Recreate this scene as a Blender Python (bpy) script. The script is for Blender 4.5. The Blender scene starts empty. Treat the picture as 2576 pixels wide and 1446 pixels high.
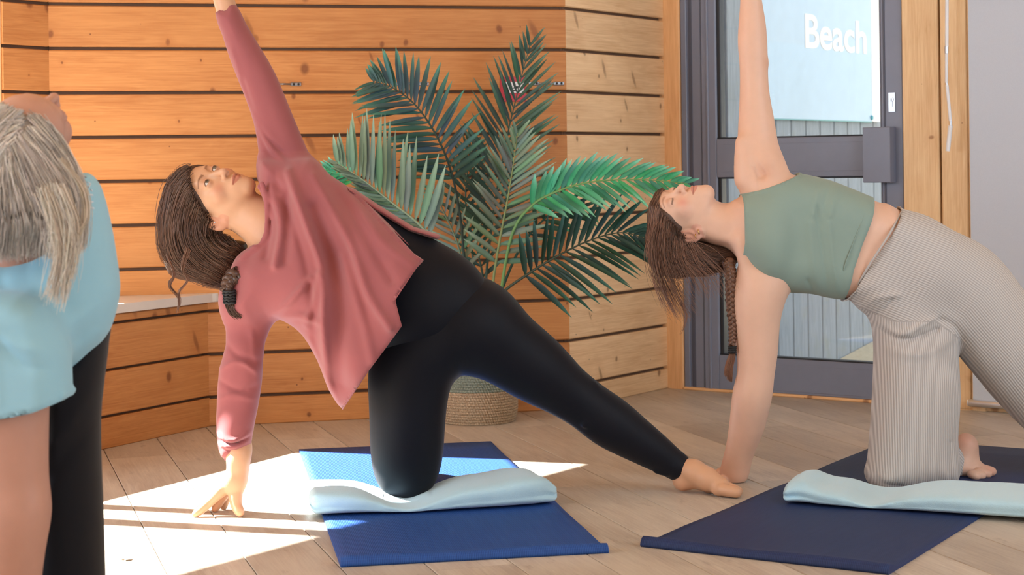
import bpy, bmesh, math, random
import numpy as np
from mathutils import Vector, Matrix

# ------------------------------------------------------------------ camera, sky, sun, exposure
S = bpy.context.scene
C = S.collection
F, CX, HY, RL, HC = 4400.0, 1288.0, 415.0, -0.013, 1.0
cam = bpy.data.cameras.new('camera'); camo = bpy.data.objects.new('camera', cam); C.objects.link(camo)
camo.location = (0, 0, HC)
camo.rotation_euler = (Matrix.Rotation(math.pi/2, 4, 'X') @ Matrix.Rotation(RL, 4, 'Z')).to_euler()
cam.sensor_width = 36.0; cam.lens = F/2576*36.0
cam.shift_y = -(723.0-HY)/2576.0
cam.dof.use_dof = True; cam.dof.focus_distance = 5.3; cam.dof.aperture_fstop = 5.6
cam.clip_end = 200
S.camera = camo
SUN_AZ, SUN_EL = math.radians(-17.0), math.radians(38.0)
SUN_H = Vector((math.cos(SUN_AZ), math.sin(SUN_AZ), 0))          # horizontal travel of the light
SUN_D = Vector((SUN_H.x*math.cos(SUN_EL), SUN_H.y*math.cos(SUN_EL), -math.sin(SUN_EL)))
sun = bpy.data.lights.new('sun', 'SUN'); sun.energy = 62.0; sun.angle = math.radians(0.6); sun.color = (1.0, 0.97, 0.94)
suno = bpy.data.objects.new('sun', sun); C.objects.link(suno)
suno.rotation_euler = SUN_D.to_track_quat('-Z', 'Y').to_euler(); suno.location = (-6, 6, 6)
w = bpy.data.worlds.new('sky'); S.world = w; w.use_nodes = True
bgn = w.node_tree.nodes['Background']; bgn.inputs[0].default_value = (0.82, 0.9, 1.0, 1); bgn.inputs[1].default_value = 1.9
def area(name, loc, target, sx, sy, power, col):
    l = bpy.data.lights.new(name, 'AREA'); l.shape = 'RECTANGLE'; l.size = sx; l.size_y = sy; l.energy = power; l.color = col
    o = bpy.data.objects.new(name, l); C.objects.link(o); o.location = loc
    o.rotation_euler = (Vector(target)-Vector(loc)).to_track_quat('-Z', 'Y').to_euler()
    return o
area('added_left_lamp', (-3.3, 3.0, 1.4), (0.6, 5.2, 0.8), 2.0, 1.4, 94.0, (0.64, 0.84, 1.0))  # lamp added inside the room near the left wall as key light
area('front_fill', (0.6, -0.9, 1.9), (0.3, 5.5, 0.7), 4.0, 1.8, 29.0, (0.54, 0.78, 1.0))  # fill lamp added behind the camera; no window is built there
area('added_side_lamp', (2.7, 3.0, 1.8), (-0.2, 6.5, 0.9), 1.6, 1.6, 49.0, (0.56, 0.79, 1.0))  # lamp added indoors on the right to brighten the side wall
vs = S.view_settings
S.display_settings.display_device = 'sRGB'
vs.view_transform = 'Standard'; vs.look = 'None'; vs.gamma = 1.0; vs.exposure = -0.2; vs.use_curve_mapping = False
random.seed(7); RNG = np.random.default_rng(7)

# ------------------------------------------------------------------ coordinates measured on the photograph
def W(x, y, Y):
    dx, dy = x-CX, y-HY
    return Vector(((dx+RL*dy)/F*Y, Y, HC-(dy-RL*dx)/F*Y))
def G(x, y, z=0.0):
    return W(x, y, F*(HC-z)/((y-HY)-RL*(x-CX)))
class Plane:                                      # an upright plane through two floor points
    def __init__(s, a, b):
        s.a = Vector((a.x, a.y, 0)); s.d = Vector((b.x-a.x, b.y-a.y, 0)).normalized()
        s.n = Vector((s.d.y, -s.d.x, 0))
        if s.n.y > 0: s.n = -s.n                   # faces the camera
    def at(s, x, y, off=0.0):
        u = ((x-CX)+RL*(y-HY))/F; p0 = s.a+s.n*off
        return W(x, y, s.n.dot(p0)/(s.n.x*u+s.n.y))
    def s_of(s, p): return (p-s.a).dot(s.d)
    def sz(s, x, y, off=0.0):
        p = s.at(x, y, off); return s.s_of(p), p.z
    def P(s, u, z, off=0.0):
        p = s.a+s.d*u+s.n*off; return Vector((p.x, p.y, z))

# ------------------------------------------------------------------ objects and meshes
OFFS = {}
def tag(o, label=None, cat=None, group=None, kind=None):
    if label: o['label'] = label
    if cat: o['category'] = cat
    if group: o['group'] = group
    if kind: o['kind'] = kind
    return o
def empty(name, loc, label=None, cat=None, group=None, kind=None):
    o = bpy.data.objects.new(name, None); C.objects.link(o); o.location = loc; o.empty_display_size = 0.1
    OFFS[o] = Matrix.Translation(loc)
    return tag(o, label, cat, group, kind)
def link(o, parent=None, M=None):
    C.objects.link(o)
    wm = M.copy() if M is not None else Matrix.Identity(4)
    OFFS[o] = wm
    if parent is not None:
        o.parent = parent
        o.matrix_basis = OFFS[parent].inverted() @ wm
    else:
        o.matrix_basis = wm
    return o
def mesh_obj(name, me, mat, parent=None, M=None):
    o = bpy.data.objects.new(name, me)
    if mat is not None:
        if me.materials: me.materials[0] = mat
        else: me.materials.append(mat)
    return link(o, parent, M)
def from_py(name, v, f, smooth=False):
    me = bpy.data.meshes.new(name); me.from_pydata([tuple(map(float, p)) for p in v], [], [tuple(map(int, q)) for q in f]); me.update()
    if smooth: me.polygons.foreach_set('use_smooth', [True]*len(me.polygons))
    return me
def from_bm(name, bm, smooth=False):
    me = bpy.data.meshes.new(name); bm.normal_update(); bm.to_mesh(me); bm.free()
    if smooth: me.polygons.foreach_set('use_smooth', [True]*len(me.polygons))
    return me
def fast_mesh(name, V, Q, smooth=True, tint=None, attrs=None):
    me = bpy.data.meshes.new(name)
    V = np.asarray(V, np.float32); Q = np.asarray(Q, np.int32); k = Q.shape[1]
    me.vertices.add(len(V)); me.vertices.foreach_set('co', V.ravel())
    me.loops.add(Q.size); me.loops.foreach_set('vertex_index', Q.ravel())
    me.polygons.add(len(Q)); me.polygons.foreach_set('loop_start', np.arange(0, Q.size, k, dtype=np.int32))
    me.update(calc_edges=True)
    if smooth: me.polygons.foreach_set('use_smooth', np.ones(len(Q), bool))
    if tint is not None:
        ca = me.color_attributes.new('tint', 'FLOAT_COLOR', 'POINT')
        cc = np.ones((len(V), 4), np.float32); cc[:, :3] = tint; ca.data.foreach_set('color', cc.ravel())
    for nm, arr in (attrs or {}).items():
        a = me.attributes.new(nm, 'FLOAT', 'POINT'); a.data.foreach_set('value', np.asarray(arr, np.float32))
    return me
def bar_mesh(L, w, t, ch=0.003, name='bar'):       # chamfered bar: length on x, thickness on y, width on z
    a, b = t/2, w/2; c = min(ch, a*0.9, b*0.9)
    ring = [(-a+c, -b), (a-c, -b), (a, -b+c), (a, b-c), (a-c, b), (-a+c, b), (-a, b-c), (-a, -b+c)]
    v = [(x, p, q) for x in (-L/2, L/2) for p, q in ring]
    f = [(i, (i+1) % 8, 8+(i+1) % 8, 8+i) for i in range(8)] + [tuple(range(7, -1, -1)), tuple(range(8, 16))]
    return from_py(name, v, f)
def frame_M(o, ex, ez):                            # matrix with local x=ex, z=ez, y=ez x ex
    ex = ex.normalized(); ey = ez.cross(ex).normalized(); ez = ex.cross(ey)
    return Matrix(((ex.x, ey.x, ez.x, o.x), (ex.y, ey.y, ez.y, o.y), (ex.z, ey.z, ez.z, o.z), (0, 0, 0, 1)))
def bar(name, pa, pb, w, t, mat, parent=None, up=Vector((0, 0, 1)), ch=0.003):
    d = pb-pa; return mesh_obj(name, bar_mesh(d.length, w, t, ch, name), mat, parent, frame_M((pa+pb)/2, d, up))
def slab(name, pl, s0, s1, z0, z1, o0, o1, mat, parent=None, ch=0.003):   # box on an upright plane, between offsets o0 and o1
    c = pl.P((s0+s1)/2, (z0+z1)/2, (o0+o1)/2)
    if abs(z1-z0) > 2.2*abs(s1-s0):
        return mesh_obj(name, bar_mesh(abs(z1-z0), abs(s1-s0), abs(o1-o0), ch, name), mat, parent, frame_M(c, Vector((0, 0, 1)), pl.d))
    return mesh_obj(name, bar_mesh(abs(s1-s0), abs(z1-z0), abs(o1-o0), ch, name), mat, parent, frame_M(c, pl.d, Vector((0, 0, 1))))
def lathe(prof, seg=48):
    v = [(r*math.cos(2*math.pi*i/seg), r*math.sin(2*math.pi*i/seg), z) for r, z in prof for i in range(seg)]
    f = [(j*seg+i, j*seg+(i+1) % seg, (j+1)*seg+(i+1) % seg, (j+1)*seg+i) for j in range(len(prof)-1) for i in range(seg)]
    return v, f
def catmull(P, n):
    P = [np.asarray(p, float) for p in P]; P = [2*P[0]-P[1]]+P+[2*P[-1]-P[-2]]
    out = []; m = len(P)-3
    for k in range(n):
        t = k/(n-1)*m; i = min(int(t), m-1); t -= i
        a, b, c, d = P[i:i+4]
        out.append(0.5*(2*b+(c-a)*t+(2*a-5*b+4*c-d)*t*t+(3*b-a-3*c+d)*t**3))
    return np.array(out)
def tubes(lines, sides=4):                         # lines: list of (points Nx3, radii N) -> V, Q
    VV, QQ = [], []; base = 0
    for P, R in lines:
        P = np.asarray(P, float); n = len(P); R = np.broadcast_to(np.asarray(R, float), (n,))
        T = np.gradient(P, axis=0); T /= np.linalg.norm(T, axis=1)[:, None]+1e-9
        ref = np.where(np.abs(T[:, 2:3]) > 0.9, np.array([[1., 0, 0]]), np.array([[0, 0, 1.]]))
        A = np.cross(T, ref); A /= np.linalg.norm(A, axis=1)[:, None]+1e-9
        for i in range(1, n):
            if (A[i] @ A[i-1]) < 0: A[i] = -A[i]
        B = np.cross(T, A)
        an = np.arange(sides)*2*math.pi/sides
        ring = P[:, None, :]+R[:, None, None]*(np.cos(an)[None, :, None]*A[:, None, :]+np.sin(an)[None, :, None]*B[:, None, :])
        VV.append(ring.reshape(-1, 3))
        i, j = np.meshgrid(np.arange(n-1), np.arange(sides), indexing='ij')
        q = np.stack([i*sides+j, i*sides+(j+1) % sides, (i+1)*sides+(j+1) % sides, (i+1)*sides+j], -1).reshape(-1, 4)
        QQ.append(q+base); base += n*sides
    return np.concatenate(VV), np.concatenate(QQ)

# ------------------------------------------------------------------ materials
def lin(r, g, b): return tuple(((c/255)/12.92 if c/255 <= 0.04045 else ((c/255+0.055)/1.055)**2.4) for c in (r, g, b))
class NT:
    def __init__(s, name, rough=0.6, spec=0.5, metal=0.0):
        s.m = bpy.data.materials.new(name); s.m.use_nodes = True; s.t = s.m.node_tree
        s.b = s.t.nodes['Principled BSDF']; s.b.inputs['Roughness'].default_value = rough
        s.b.inputs['Specular IOR Level'].default_value = spec; s.b.inputs['Metallic'].default_value = metal
    def n(s, ty, **kw):
        nd = s.t.nodes.new(ty)
        for k, v in kw.items():
            if k in nd.inputs: nd.inputs[k].default_value = v
            else: setattr(nd, k, v)
        return nd
    def l(s, a, b): s.t.links.new(a, b)
    def math(s, op, a, b=None, c=None):
        nd = s.n('ShaderNodeMath', operation=op)
        for i, v in enumerate((a, b, c)):
            if v is None: continue
            if isinstance(v, (int, float)): nd.inputs[i].default_value = v
            else: s.l(v, nd.inputs[i])
        return nd.outputs[0]
    def mix(s, fac, a, b, mode='MIX'):
        nd = s.n('ShaderNodeMix', data_type='RGBA', blend_type=mode)
        for i, v in ((0, fac), (6, a), (7, b)):
            if isinstance(v, (int, float)): nd.inputs[i].default_value = v
            elif isinstance(v, tuple): nd.inputs[i].default_value = (*v[:3], 1)
            else: s.l(v, nd.inputs[i])
        return nd.outputs[2]
    def ramp(s, fac, stops):
        nd = s.n('ShaderNodeValToRGB'); s.l(fac, nd.inputs[0]); e = nd.color_ramp.elements
        while len(e) < len(stops): e.new(0.5)
        for el, (p, c) in zip(e, stops):
            el.position = p; el.color = (*c[:3], 1) if isinstance(c, tuple) else (c, c, c, 1)
        return nd.outputs[0]
    def coords(s, scale=(1, 1, 1), rand=True, kind='Object'):
        tc = s.n('ShaderNodeTexCoord'); v = tc.outputs[kind]
        if rand:
            oi = s.n('ShaderNodeObjectInfo'); va = s.n('ShaderNodeVectorMath', operation='MULTIPLY_ADD')
            s.l(oi.outputs['Random'], va.inputs[0]); va.inputs[1].default_value = (37.0, 91.0, 53.0); s.l(v, va.inputs[2]); v = va.outputs[0]
        mp = s.n('ShaderNodeMapping'); mp.inputs['Scale'].default_value = scale; s.l(v, mp.inputs[0]); return mp.outputs[0]
    def noise(s, vec, scale, detail=3.0, rough=0.55, dist=0.0):
        nd = s.n('ShaderNodeTexNoise', Scale=scale, Detail=detail, Roughness=rough, Distortion=dist); s.l(vec, nd.inputs['Vector']); return nd.outputs[0]
    def col(s, c):
        if isinstance(c, tuple): s.b.inputs['Base Color'].default_value = (*c[:3], 1)
        else: s.l(c, s.b.inputs['Base Color'])
    def bump(s, h, strength=0.3, dist=0.01):
        nd = s.n('ShaderNodeBump', Strength=strength, Distance=dist); s.l(h, nd.inputs['Height']); s.l(nd.outputs[0], s.b.inputs['Normal'])
def plain(name, c, rough=0.5, metal=0.0, spec=0.5):
    t = NT(name, rough, spec, metal); v = t.coords((1, 1, 1), False)
    nz = t.noise(v, 14.0, 3)
    t.col(t.mix(nz, tuple(x*0.93 for x in c), tuple(min(1, x*1.07) for x in c))); return t.m
def wood(name, base, dark, knot, kn=1.0, rough=0.5, vary=0.25, grain=0.85):
    t = NT(name, rough, 0.35)
    v = t.coords((1, 1, 1)); vs_ = t.coords((0.9, 8, 9))
    g1 = t.noise(vs_, 5.0, 5, 0.62, 0.9); vf = t.coords((1.2, 60, 60)); g2 = t.noise(vf, 4.0, 3, 0.6, 0.3)
    big = t.noise(t.coords((0.7, 3, 3)), 1.6, 2)
    f = t.math('ADD', t.math('MULTIPLY', g1, 0.5), t.math('MULTIPLY', g2, 0.5))
    c = t.mix(t.ramp(f, [(0.36, 0.0), (0.62, 1.0)]), tuple(a*(1-grain)+b*grain for a, b in zip(base, dark)), base)
    c = t.mix(t.ramp(big, [(0.35, 0.0), (0.7, 0.5)]), c, tuple(min(1, a*1.16) for a in base))
    oi = t.n('ShaderNodeObjectInfo'); br = t.math('MULTIPLY_ADD', oi.outputs['Random'], vary, 1.0-vary/2)
    cc = t.n('ShaderNodeCombineColor'); [t.l(br, cc.inputs[i]) for i in range(3)]
    c = t.mix(1.0, c, cc.outputs[0], 'MULTIPLY')
    # knots: dark eyes with a soft halo, and long slanting cuts through side branches
    sx = t.n('ShaderNodeSeparateXYZ'); t.l(v, sx.inputs[0]); wob = t.noise(v, 7.0, 2)
    for sh_, sq, sc_, thr, smin, svar, st_ in ((0.0, 0.72, 4.8*kn, 0.2, 0.02, 0.085, 0.8), (0.38, 0.30, 3.4*kn, 0.25, 0.02, 0.055, 0.6)):
        xx = t.math('ADD', t.math('ADD', sx.outputs[0], t.math('MULTIPLY', sx.outputs[2], sh_)), t.math('MULTIPLY', wob, 0.03)); zz = t.math('MULTIPLY', sx.outputs[2], sq)
        cv = t.n('ShaderNodeCombineXYZ'); t.l(xx, cv.inputs[0]); t.l(zz, cv.inputs[1])
        vo = t.n('ShaderNodeTexVoronoi', Scale=sc_, Randomness=1.0); vo.voronoi_dimensions = '2D'; t.l(cv.outputs[0], vo.inputs['Vector'])
        sc = t.n('ShaderNodeSeparateColor'); t.l(vo.outputs['Color'], sc.inputs[0])
        on = t.math('GREATER_THAN', sc.outputs[0], thr); size = t.math('MULTIPLY_ADD', sc.outputs[1], svar, smin)
        d = t.math('DIVIDE', vo.outputs['Distance'], size)
        core = t.math('MULTIPLY', t.ramp(d, [(0.45, 1.0), (1.0, 0.0)]), on)
        halo = t.math('MULTIPLY', t.math('MULTIPLY', t.ramp(t.math('MULTIPLY', d, 0.3), [(0.2, 0.6), (1.0, 0.0)]), on), 0.55)
        c = t.mix(halo, c, tuple(a*0.7+b*0.3 for a, b in zip(dark, base)))
        c = t.mix(t.math('MULTIPLY', core, st_), c, tuple(a*0.75+b*0.25 for a, b in zip(knot, dark)))
    # nail specks
    vp = t.n('ShaderNodeTexVoronoi', Scale=16.0); t.l(v, vp.inputs['Vector']); sp = t.n('ShaderNodeSeparateColor'); t.l(vp.outputs['Color'], sp.inputs[0])
    speck = t.math('MULTIPLY', t.math('LESS_THAN', vp.outputs['Distance'], 0.055), t.math('GREATER_THAN', sp.outputs[0], 0.8))
    c = t.mix(t.math('MULTIPLY', speck, 0.7), c, knot)
    t.col(c); t.bump(f, 0.25, 0.004); return t.m
M = {}
M['wall_wood'] = wood('orange_pine', lin(205, 142, 84), lin(170, 102, 51), lin(104, 58, 36), 1.0, 0.55, 0.16)
M['lit_wall_wood'] = wood('lit_orange_pine', lin(240, 204, 160), lin(206, 158, 110), lin(100, 66, 48), 1.2, 0.6, 0.14)  # same wall pine, colour lightened for the daylight on the side wall
M['post_wood'] = wood('post_pine', lin(240, 192, 140), lin(208, 150, 98), lin(112, 64, 40), 0.9, 0.5, 0.08)
M['trim_wood'] = wood('trim_spruce', lin(240, 206, 160), lin(214, 168, 118), lin(140, 84, 52), 0.9, 0.5, 0.08)
def floor_mat():
    t = NT('oak_floor', 0.42, 0.35)
    g1 = t.noise(t.coords((1.1, 9, 9)), 4.0, 6, 0.65, 1.2); g2 = t.noise(t.coords((2, 70, 70)), 3.0, 3, 0.6, 0.5); big = t.noise(t.coords((1.2, 3, 3)), 1.7, 3)
    f = t.math('ADD', t.math('MULTIPLY', g1, 0.6), t.math('MULTIPLY', g2, 0.4))
    c = t.mix(t.ramp(f, [(0.3, 0.0), (0.7, 1.0)]), lin(160, 144, 130), lin(202, 190, 174))
    c = t.mix(t.ramp(big, [(0.4, 0.0), (0.75, 0.55)]), c, lin(216, 204, 188))
    st = t.noise(t.coords((3, 9, 9)), 3.0, 4, 0.6)
    c = t.mix(t.ramp(st, [(0.62, 0.0), (0.8, 0.55)]), c, lin(112, 94, 82))
    oi = t.n('ShaderNodeObjectInfo'); br = t.math('MULTIPLY_ADD', oi.outputs['Random'], 0.22, 0.86)
    cc = t.n('ShaderNodeCombineColor'); [t.l(br, cc.inputs[i]) for i in range(3)]
    t.col(t.mix(1.0, c, cc.outputs[0], 'MULTIPLY')); t.bump(f, 0.15, 0.003)
    t.l(t.math('MULTIPLY_ADD', g1, 0.25, 0.3), t.b.inputs['Roughness']); return t.m
M['floor'] = floor_mat()
M['dark_gap'] = plain('dark_gap', lin(104, 78, 60), 0.9)
M['grey_metal'] = plain('anthracite_metal', lin(122, 128, 147), 0.38, 0.0)
M['grey_dark'] = plain('anthracite_groove', lin(74, 78, 94), 0.5)
M['gasket'] = plain('black_gasket', lin(22, 26, 34), 0.4)
M['lock_metal'] = plain('brushed_steel', lin(196, 200, 206), 0.3, 0.85)
M['white_seat'] = plain('white_bench_top', lin(214, 204, 192), 0.35)
M['bracket_metal'] = plain('dull_steel', lin(150, 150, 152), 0.4, 0.8)
M['alu'] = plain('aluminium', lin(222, 226, 232), 0.28, 0.9)
M['white_plastic'] = plain('white_rod', lin(232, 232, 234), 0.35)
M['black'] = plain('black_rubber', lin(16, 16, 18), 0.6)
def cloth(name, c, rough=0.85, weave=900.0, bump=0.12, var=0.07, sheen=0.15, tint=False):
    t = NT(name, rough, 0.2); v = t.coords((1, 1, 1), False)
    n1 = t.noise(v, 6.0, 3); n2 = t.noise(v, weave, 2)
    c1 = t.mix(n1, tuple(x*(1-var) for x in c), tuple(min(1, x*(1+var)) for x in c))
    if tint:
        at = t.n('ShaderNodeAttribute', attribute_name='tint'); c1 = t.mix(1.0, c1, at.outputs['Color'], 'MULTIPLY')
    t.col(c1); t.b.inputs['Sheen Weight'].default_value = sheen; t.bump(n2, bump, 0.002); return t.m
M['pink'] = cloth('rose_jersey', lin(151, 85, 87), sheen=0.25)
M['black_lycra'] = cloth('black_stretch', lin(8, 11, 22), 0.62, 700, 0.06, 0.1, 0.06)
M['olive'] = cloth('sage_stretch', lin(134, 152, 141), 0.6, 900, 0.05, 0.05, 0.15)
M['blue_tee'] = cloth('pale_blue_cotton', lin(146, 192, 210), 0.85)
M['navy_trousers'] = cloth('black_jersey', lin(13, 14, 21), 0.85)
M['towel'] = cloth('pale_blue_fleece', lin(176, 210, 224), 0.95, 420, 0.5, 0.06, 0.4)
def rib_mat():
    t = NT('ribbed_grey_knit', 0.85, 0.2); a = t.n('ShaderNodeAttribute', attribute_name='rib')
    wv = t.math('SINE', t.math('MULTIPLY', a.outputs['Fac'], 2*math.pi/0.0068))
    h = t.math('MULTIPLY_ADD', wv, 0.5, 0.5)
    t.col(t.mix(h, lin(166, 158, 153), lin(200, 193, 188))); t.bump(h, 0.5, 0.002); t.b.inputs['Sheen Weight'].default_value = 0.2; return t.m
M['rib'] = rib_mat()
def skin_mat(name, c):
    t = NT(name, 0.48, 0.35); v = t.coords((1, 1, 1), False)
    n = t.noise(v, 30.0, 4); c1 = t.mix(n, tuple(x*0.93 for x in c), tuple(min(1, x*1.05) for x in c))
    at = t.n('ShaderNodeAttribute', attribute_name='tint'); t.col(t.mix(1.0, c1, at.outputs['Color'], 'MULTIPLY'))
    t.b.inputs['Subsurface Weight'].default_value = 0.12; t.b.inputs['Subsurface Radius'].default_value = (1.0, 0.4, 0.25); t.b.inputs['Subsurface Scale'].default_value = 0.008
    t.bump(t.noise(v, 260.0, 2), 0.05, 0.001); return t.m
M['skin_a'] = skin_mat('warm_skin', lin(204, 157, 124)); M['skin_b'] = skin_mat('fair_skin', lin(220, 178, 154)); M['skin_c'] = skin_mat('pink_skin', lin(188, 142, 124))
def tint_mat(name, c, rough=0.5, spec=0.4):
    t = NT(name, rough, spec); at = t.n('ShaderNodeAttribute', attribute_name='tint'); t.col(t.mix(1.0, c, at.outputs['Color'], 'MULTIPLY')); return t.m
M['hair_a'] = tint_mat('brown_hair', lin(92, 66, 52), 0.42, 0.5); M['hair_b'] = tint_mat('light_brown_hair', lin(112, 84, 68), 0.42, 0.5); M['hair_c'] = tint_mat('blonde_hair', lin(206, 198, 190), 0.45, 0.5)
M['eye'] = tint_mat('eyeball', (0.62, 0.58, 0.55), 0.12, 0.6)
def glass_mat():
    m = bpy.data.materials.new('window_glass'); m.use_nodes = True; t = m.node_tree; t.nodes.clear()
    o = t.nodes.new('ShaderNodeOutputMaterial'); mx = t.nodes.new('ShaderNodeMixShader'); tr = t.nodes.new('ShaderNodeBsdfTransparent'); gl = t.nodes.new('ShaderNodeBsdfGlossy')
    fr = t.nodes.new('ShaderNodeFresnel'); fr.inputs[0].default_value = 1.35; gl.inputs['Roughness'].default_value = 0.02; tr.inputs[0].default_value = (0.97, 0.985, 0.98, 1)
    for a, b in ((fr.outputs[0], mx.inputs[0]), (tr.outputs[0], mx.inputs[1]), (gl.outputs[0], mx.inputs[2]), (mx.outputs[0], o.inputs[0])): t.links.new(a, b)
    return m
M['glass'] = glass_mat()
# ------------------------------------------------------------------ setting
UP = Vector((0, 0, 1))
PB = Plane(G(545, 1071.7), G(1320, 1035.3))                       # back wall
cr_b = PB.at(1433, 862); cr_b.z = 0                                # outer corner where the wall turns away
PR = Plane(cr_b, G(1668, 978.6))                                   # side wall running back to the door
PD = Plane(G(1722, 979), G(2190, 1013))                            # door wall
ci = PB.at(124, 200); ci.z = 0                                     # inner corner at the left
ANG = PB.d.angle(PR.d)
dl = PR.d.copy()
PL = Plane(ci-dl*3.0, ci)                                          # left wall (window wall)
LL = 3.0                                                           # s of the corner on the left wall

# floor: boards running from the far left to the near right
f0 = G(655, 1067.5); fd = Vector((0.30, -0.954, 0)).normalized(); fn = Vector((fd.y, -fd.x, 0))
if fn.x < 0: fn = -fn
FW = 0.209
floor = mesh_obj('floor', from_py('floor', [(-5.5, 2.0, -0.03), (5.5, 2.0, -0.03), (5.5, 9.2, -0.03), (-5.5, 9.2, -0.03)], [(0, 1, 2, 3)]), M['dark_gap'])
tag(floor, kind='structure')
bm_cache = {}
rf = random.Random(3)
for k in range(-26, 22):
    off = f0+fn*(FW*(k+0.5))
    s = -3.6+rf.random()*1.2
    while s < 5.2:
        L = rf.choice((1.3, 1.8, 2.2, 2.6))
        c = off+fd*(s+L/2)
        e0, e1 = off+fd*s, off+fd*(s+L)
        s += L
        def vis(p): return 2.8 < p.y < 9.0 and abs(p.x) < p.y*0.335+0.5
        if not any(vis(e0.lerp(e1, q/6)) for q in range(7)): continue
        key = round(L, 2)
        if key not in bm_cache: bm_cache[key] = bar_mesh(L-0.002, FW-0.0025, 0.03, 0.0015, 'floor_board')
        mesh_obj('floor_plank', bm_cache[key], M['floor'], floor, frame_M(Vector((c.x, c.y, -0.015)), fd, UP) @ Matrix.Rotation(math.pi/2, 4, 'X'))

# back wall planks
zl = [0.0]+[PB.sz(545, y)[1] for y in (999.1, 890.9, 782.0)]
pit = (PB.sz(1415, 125.2)[1]-PB.sz(545, 782.0)[1])/6.0
while zl[-1] < 2.55: zl.append(zl[-1]+pit)
sL, sR = PB.s_of(ci), PB.s_of(cr_b)
def plank_wall(name, pl, s0, s1, zs, mat, t=0.035, gap=0.013, cuts=None, back=True):
    root = slab(name, pl, s0, s1, 0, zs[-1], -t-0.08, -t+0.012, M['dark_gap']); tag(root, kind='structure')
    for a, b in zip(zs[:-1], zs[1:]):
        slab('plank', pl, s0, s1, a+(gap/2 if a > 0 else 0), b-gap/2, -t, 0.0, mat, root, 0.004)
    return root
plank_wall('wall_back', PB, sL, sR, zl, M['wall_wood'])
sR1 = PR.s_of(G(1668, 978.6))
zr = [0.0, PR.sz(1664, 926.5)[1]]+zl[2:]
plank_wall('wall_side', PR, 0.0, sR1+0.06, zr, M['lit_wall_wood'])
# left wall with the window that lets the sun in
def pd0(x): return PD.s_of(PD.at(x, 430))
def back_to_wall(p):
    t = (PL.n.dot(PL.a)-PL.n.dot(p))/PL.n.dot(-SUN_H); q = p-SUN_H*t; return PL.s_of(q), t
tanE = math.tan(SUN_EL)
s_j, t_j = back_to_wall(G(700, 1137)); s_j2, _ = back_to_wall(G(1505, 1162)); s_j = (s_j+s_j2)/2-0.02
h_top = sum(back_to_wall(G(*q))[1] for q in ((1505, 1162), (1290, 1240), (860, 1398)))/3*tanE
bars = [back_to_wall(G(258, y))[0] for y in (1273, 1285, 1308, 1324)]
bars2 = [back_to_wall(G(700, y))[0] for y in (1291, 1303, 1329, 1344)]
bars = [(a+b)/2 for a, b in zip(bars, bars2)]
SILL = 0.54
w0 = s_j-2.9
wl = slab('wall_left', PL, s_j, LL+0.05, 0, zl[-1], -0.115, -0.02, M['dark_gap']); tag(wl, kind='structure')
for a, b in zip(zl[:-1], zl[1:]):
    slab('plank', PL, s_j, LL, a+(0.0065 if a > 0 else 0), b-0.0065, -0.035, 0, M['wall_wood'], wl, 0.004)
zl2 = [z for z in zl if z <= SILL]+[SILL]
for a, b in zip(zl2[:-1], zl2[1:]):
    if b-a > 0.02: slab('plank', PL, w0, s_j-0.002, a+0.0065, b-0.006, -0.06, 0, M['wall_wood'], wl, 0.004)
slab('header_board', PL, w0, s_j-0.002, h_top, zl[-1], -0.1, 0, M['wall_wood'], wl, 0.004)
slab('end_board', PL, w0-0.9, w0, 0, zl[-1], -0.1, 0, M['wall_wood'], wl, 0.004)
win = slab('window_1', PL, w0, s_j, SILL-0.02, SILL+0.012, -0.1, 0.02, M['trim_wood']); tag(win, kind='structure')
slab('window_frame', PL, s_j-0.012, s_j, SILL, h_top, -0.1, -0.01, M['trim_wood'], win)
slab('window_frame', PL, w0, s_j, h_top-0.012, h_top, -0.1, -0.01, M['trim_wood'], win)
for a, b in ((bars[0], bars[1]), (bars[2], bars[3])):
    slab('mullion', PL, min(a, b), max(a, b), SILL, h_top, -0.06, -0.02, M['grey_metal'], win)
slab('mullion', PL, w0+0.4, w0+0.45, SILL, h_top, -0.06, -0.02, M['grey_metal'], win)
slab('window_glass', PL, w0+0.01, s_j-0.012, SILL+0.01, h_top-0.012, -0.043, -0.037, M['glass'], win, 0.0005)

slab('end_board', PL, w0-6.0, w0-0.9, 0, zl[-1], -0.1, 0, M['wall_wood'], wl, 0.004)
wf = mesh_obj('wall_front', from_py('wall_front', [(-7.5, -1.3, 0), (5.5, -1.3, 0), (5.5, -1.3, 2.8), (-7.5, -1.3, 2.8), (-7.5, -1.4, 0), (5.5, -1.4, 0), (5.5, -1.4, 2.8), (-7.5, -1.4, 2.8)], [(3, 2, 1, 0), (4, 5, 6, 7), (0, 1, 5, 4), (2, 3, 7, 6), (1, 2, 6, 5), (3, 0, 4, 7)]), M['trim_wood']); tag(wf, kind='structure')
tag(slab('wall_right', PD, pd0(3000), PD.s_of(Vector((5.5, 0, 0)))+2.6, 0, zl[-1], -0.1, 0.0, M['trim_wood']), kind='structure')
cl = [PL.P(w0-6.0, 0, -0.15), PL.P(LL, 0, -0.15), PB.P(sR, 0, -0.15), PD.P(PD.s_of(G(1668, 979)), 0, -0.1), PD.P(9.0, 0, -0.1), Vector((3.0, -1.5, 0)), Vector((-6.5, -1.5, 0))]
cv = [(p.x, p.y, z) for z in (zl[-1], zl[-1]+0.1) for p in cl]
tag(mesh_obj('ceiling', from_py('ceiling', cv, [tuple(range(6, -1, -1)), tuple(range(7, 14))]+[(i, (i+1) % 7, 7+(i+1) % 7, 7+i) for i in range(7)]), M['trim_wood']), kind='structure')

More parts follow.
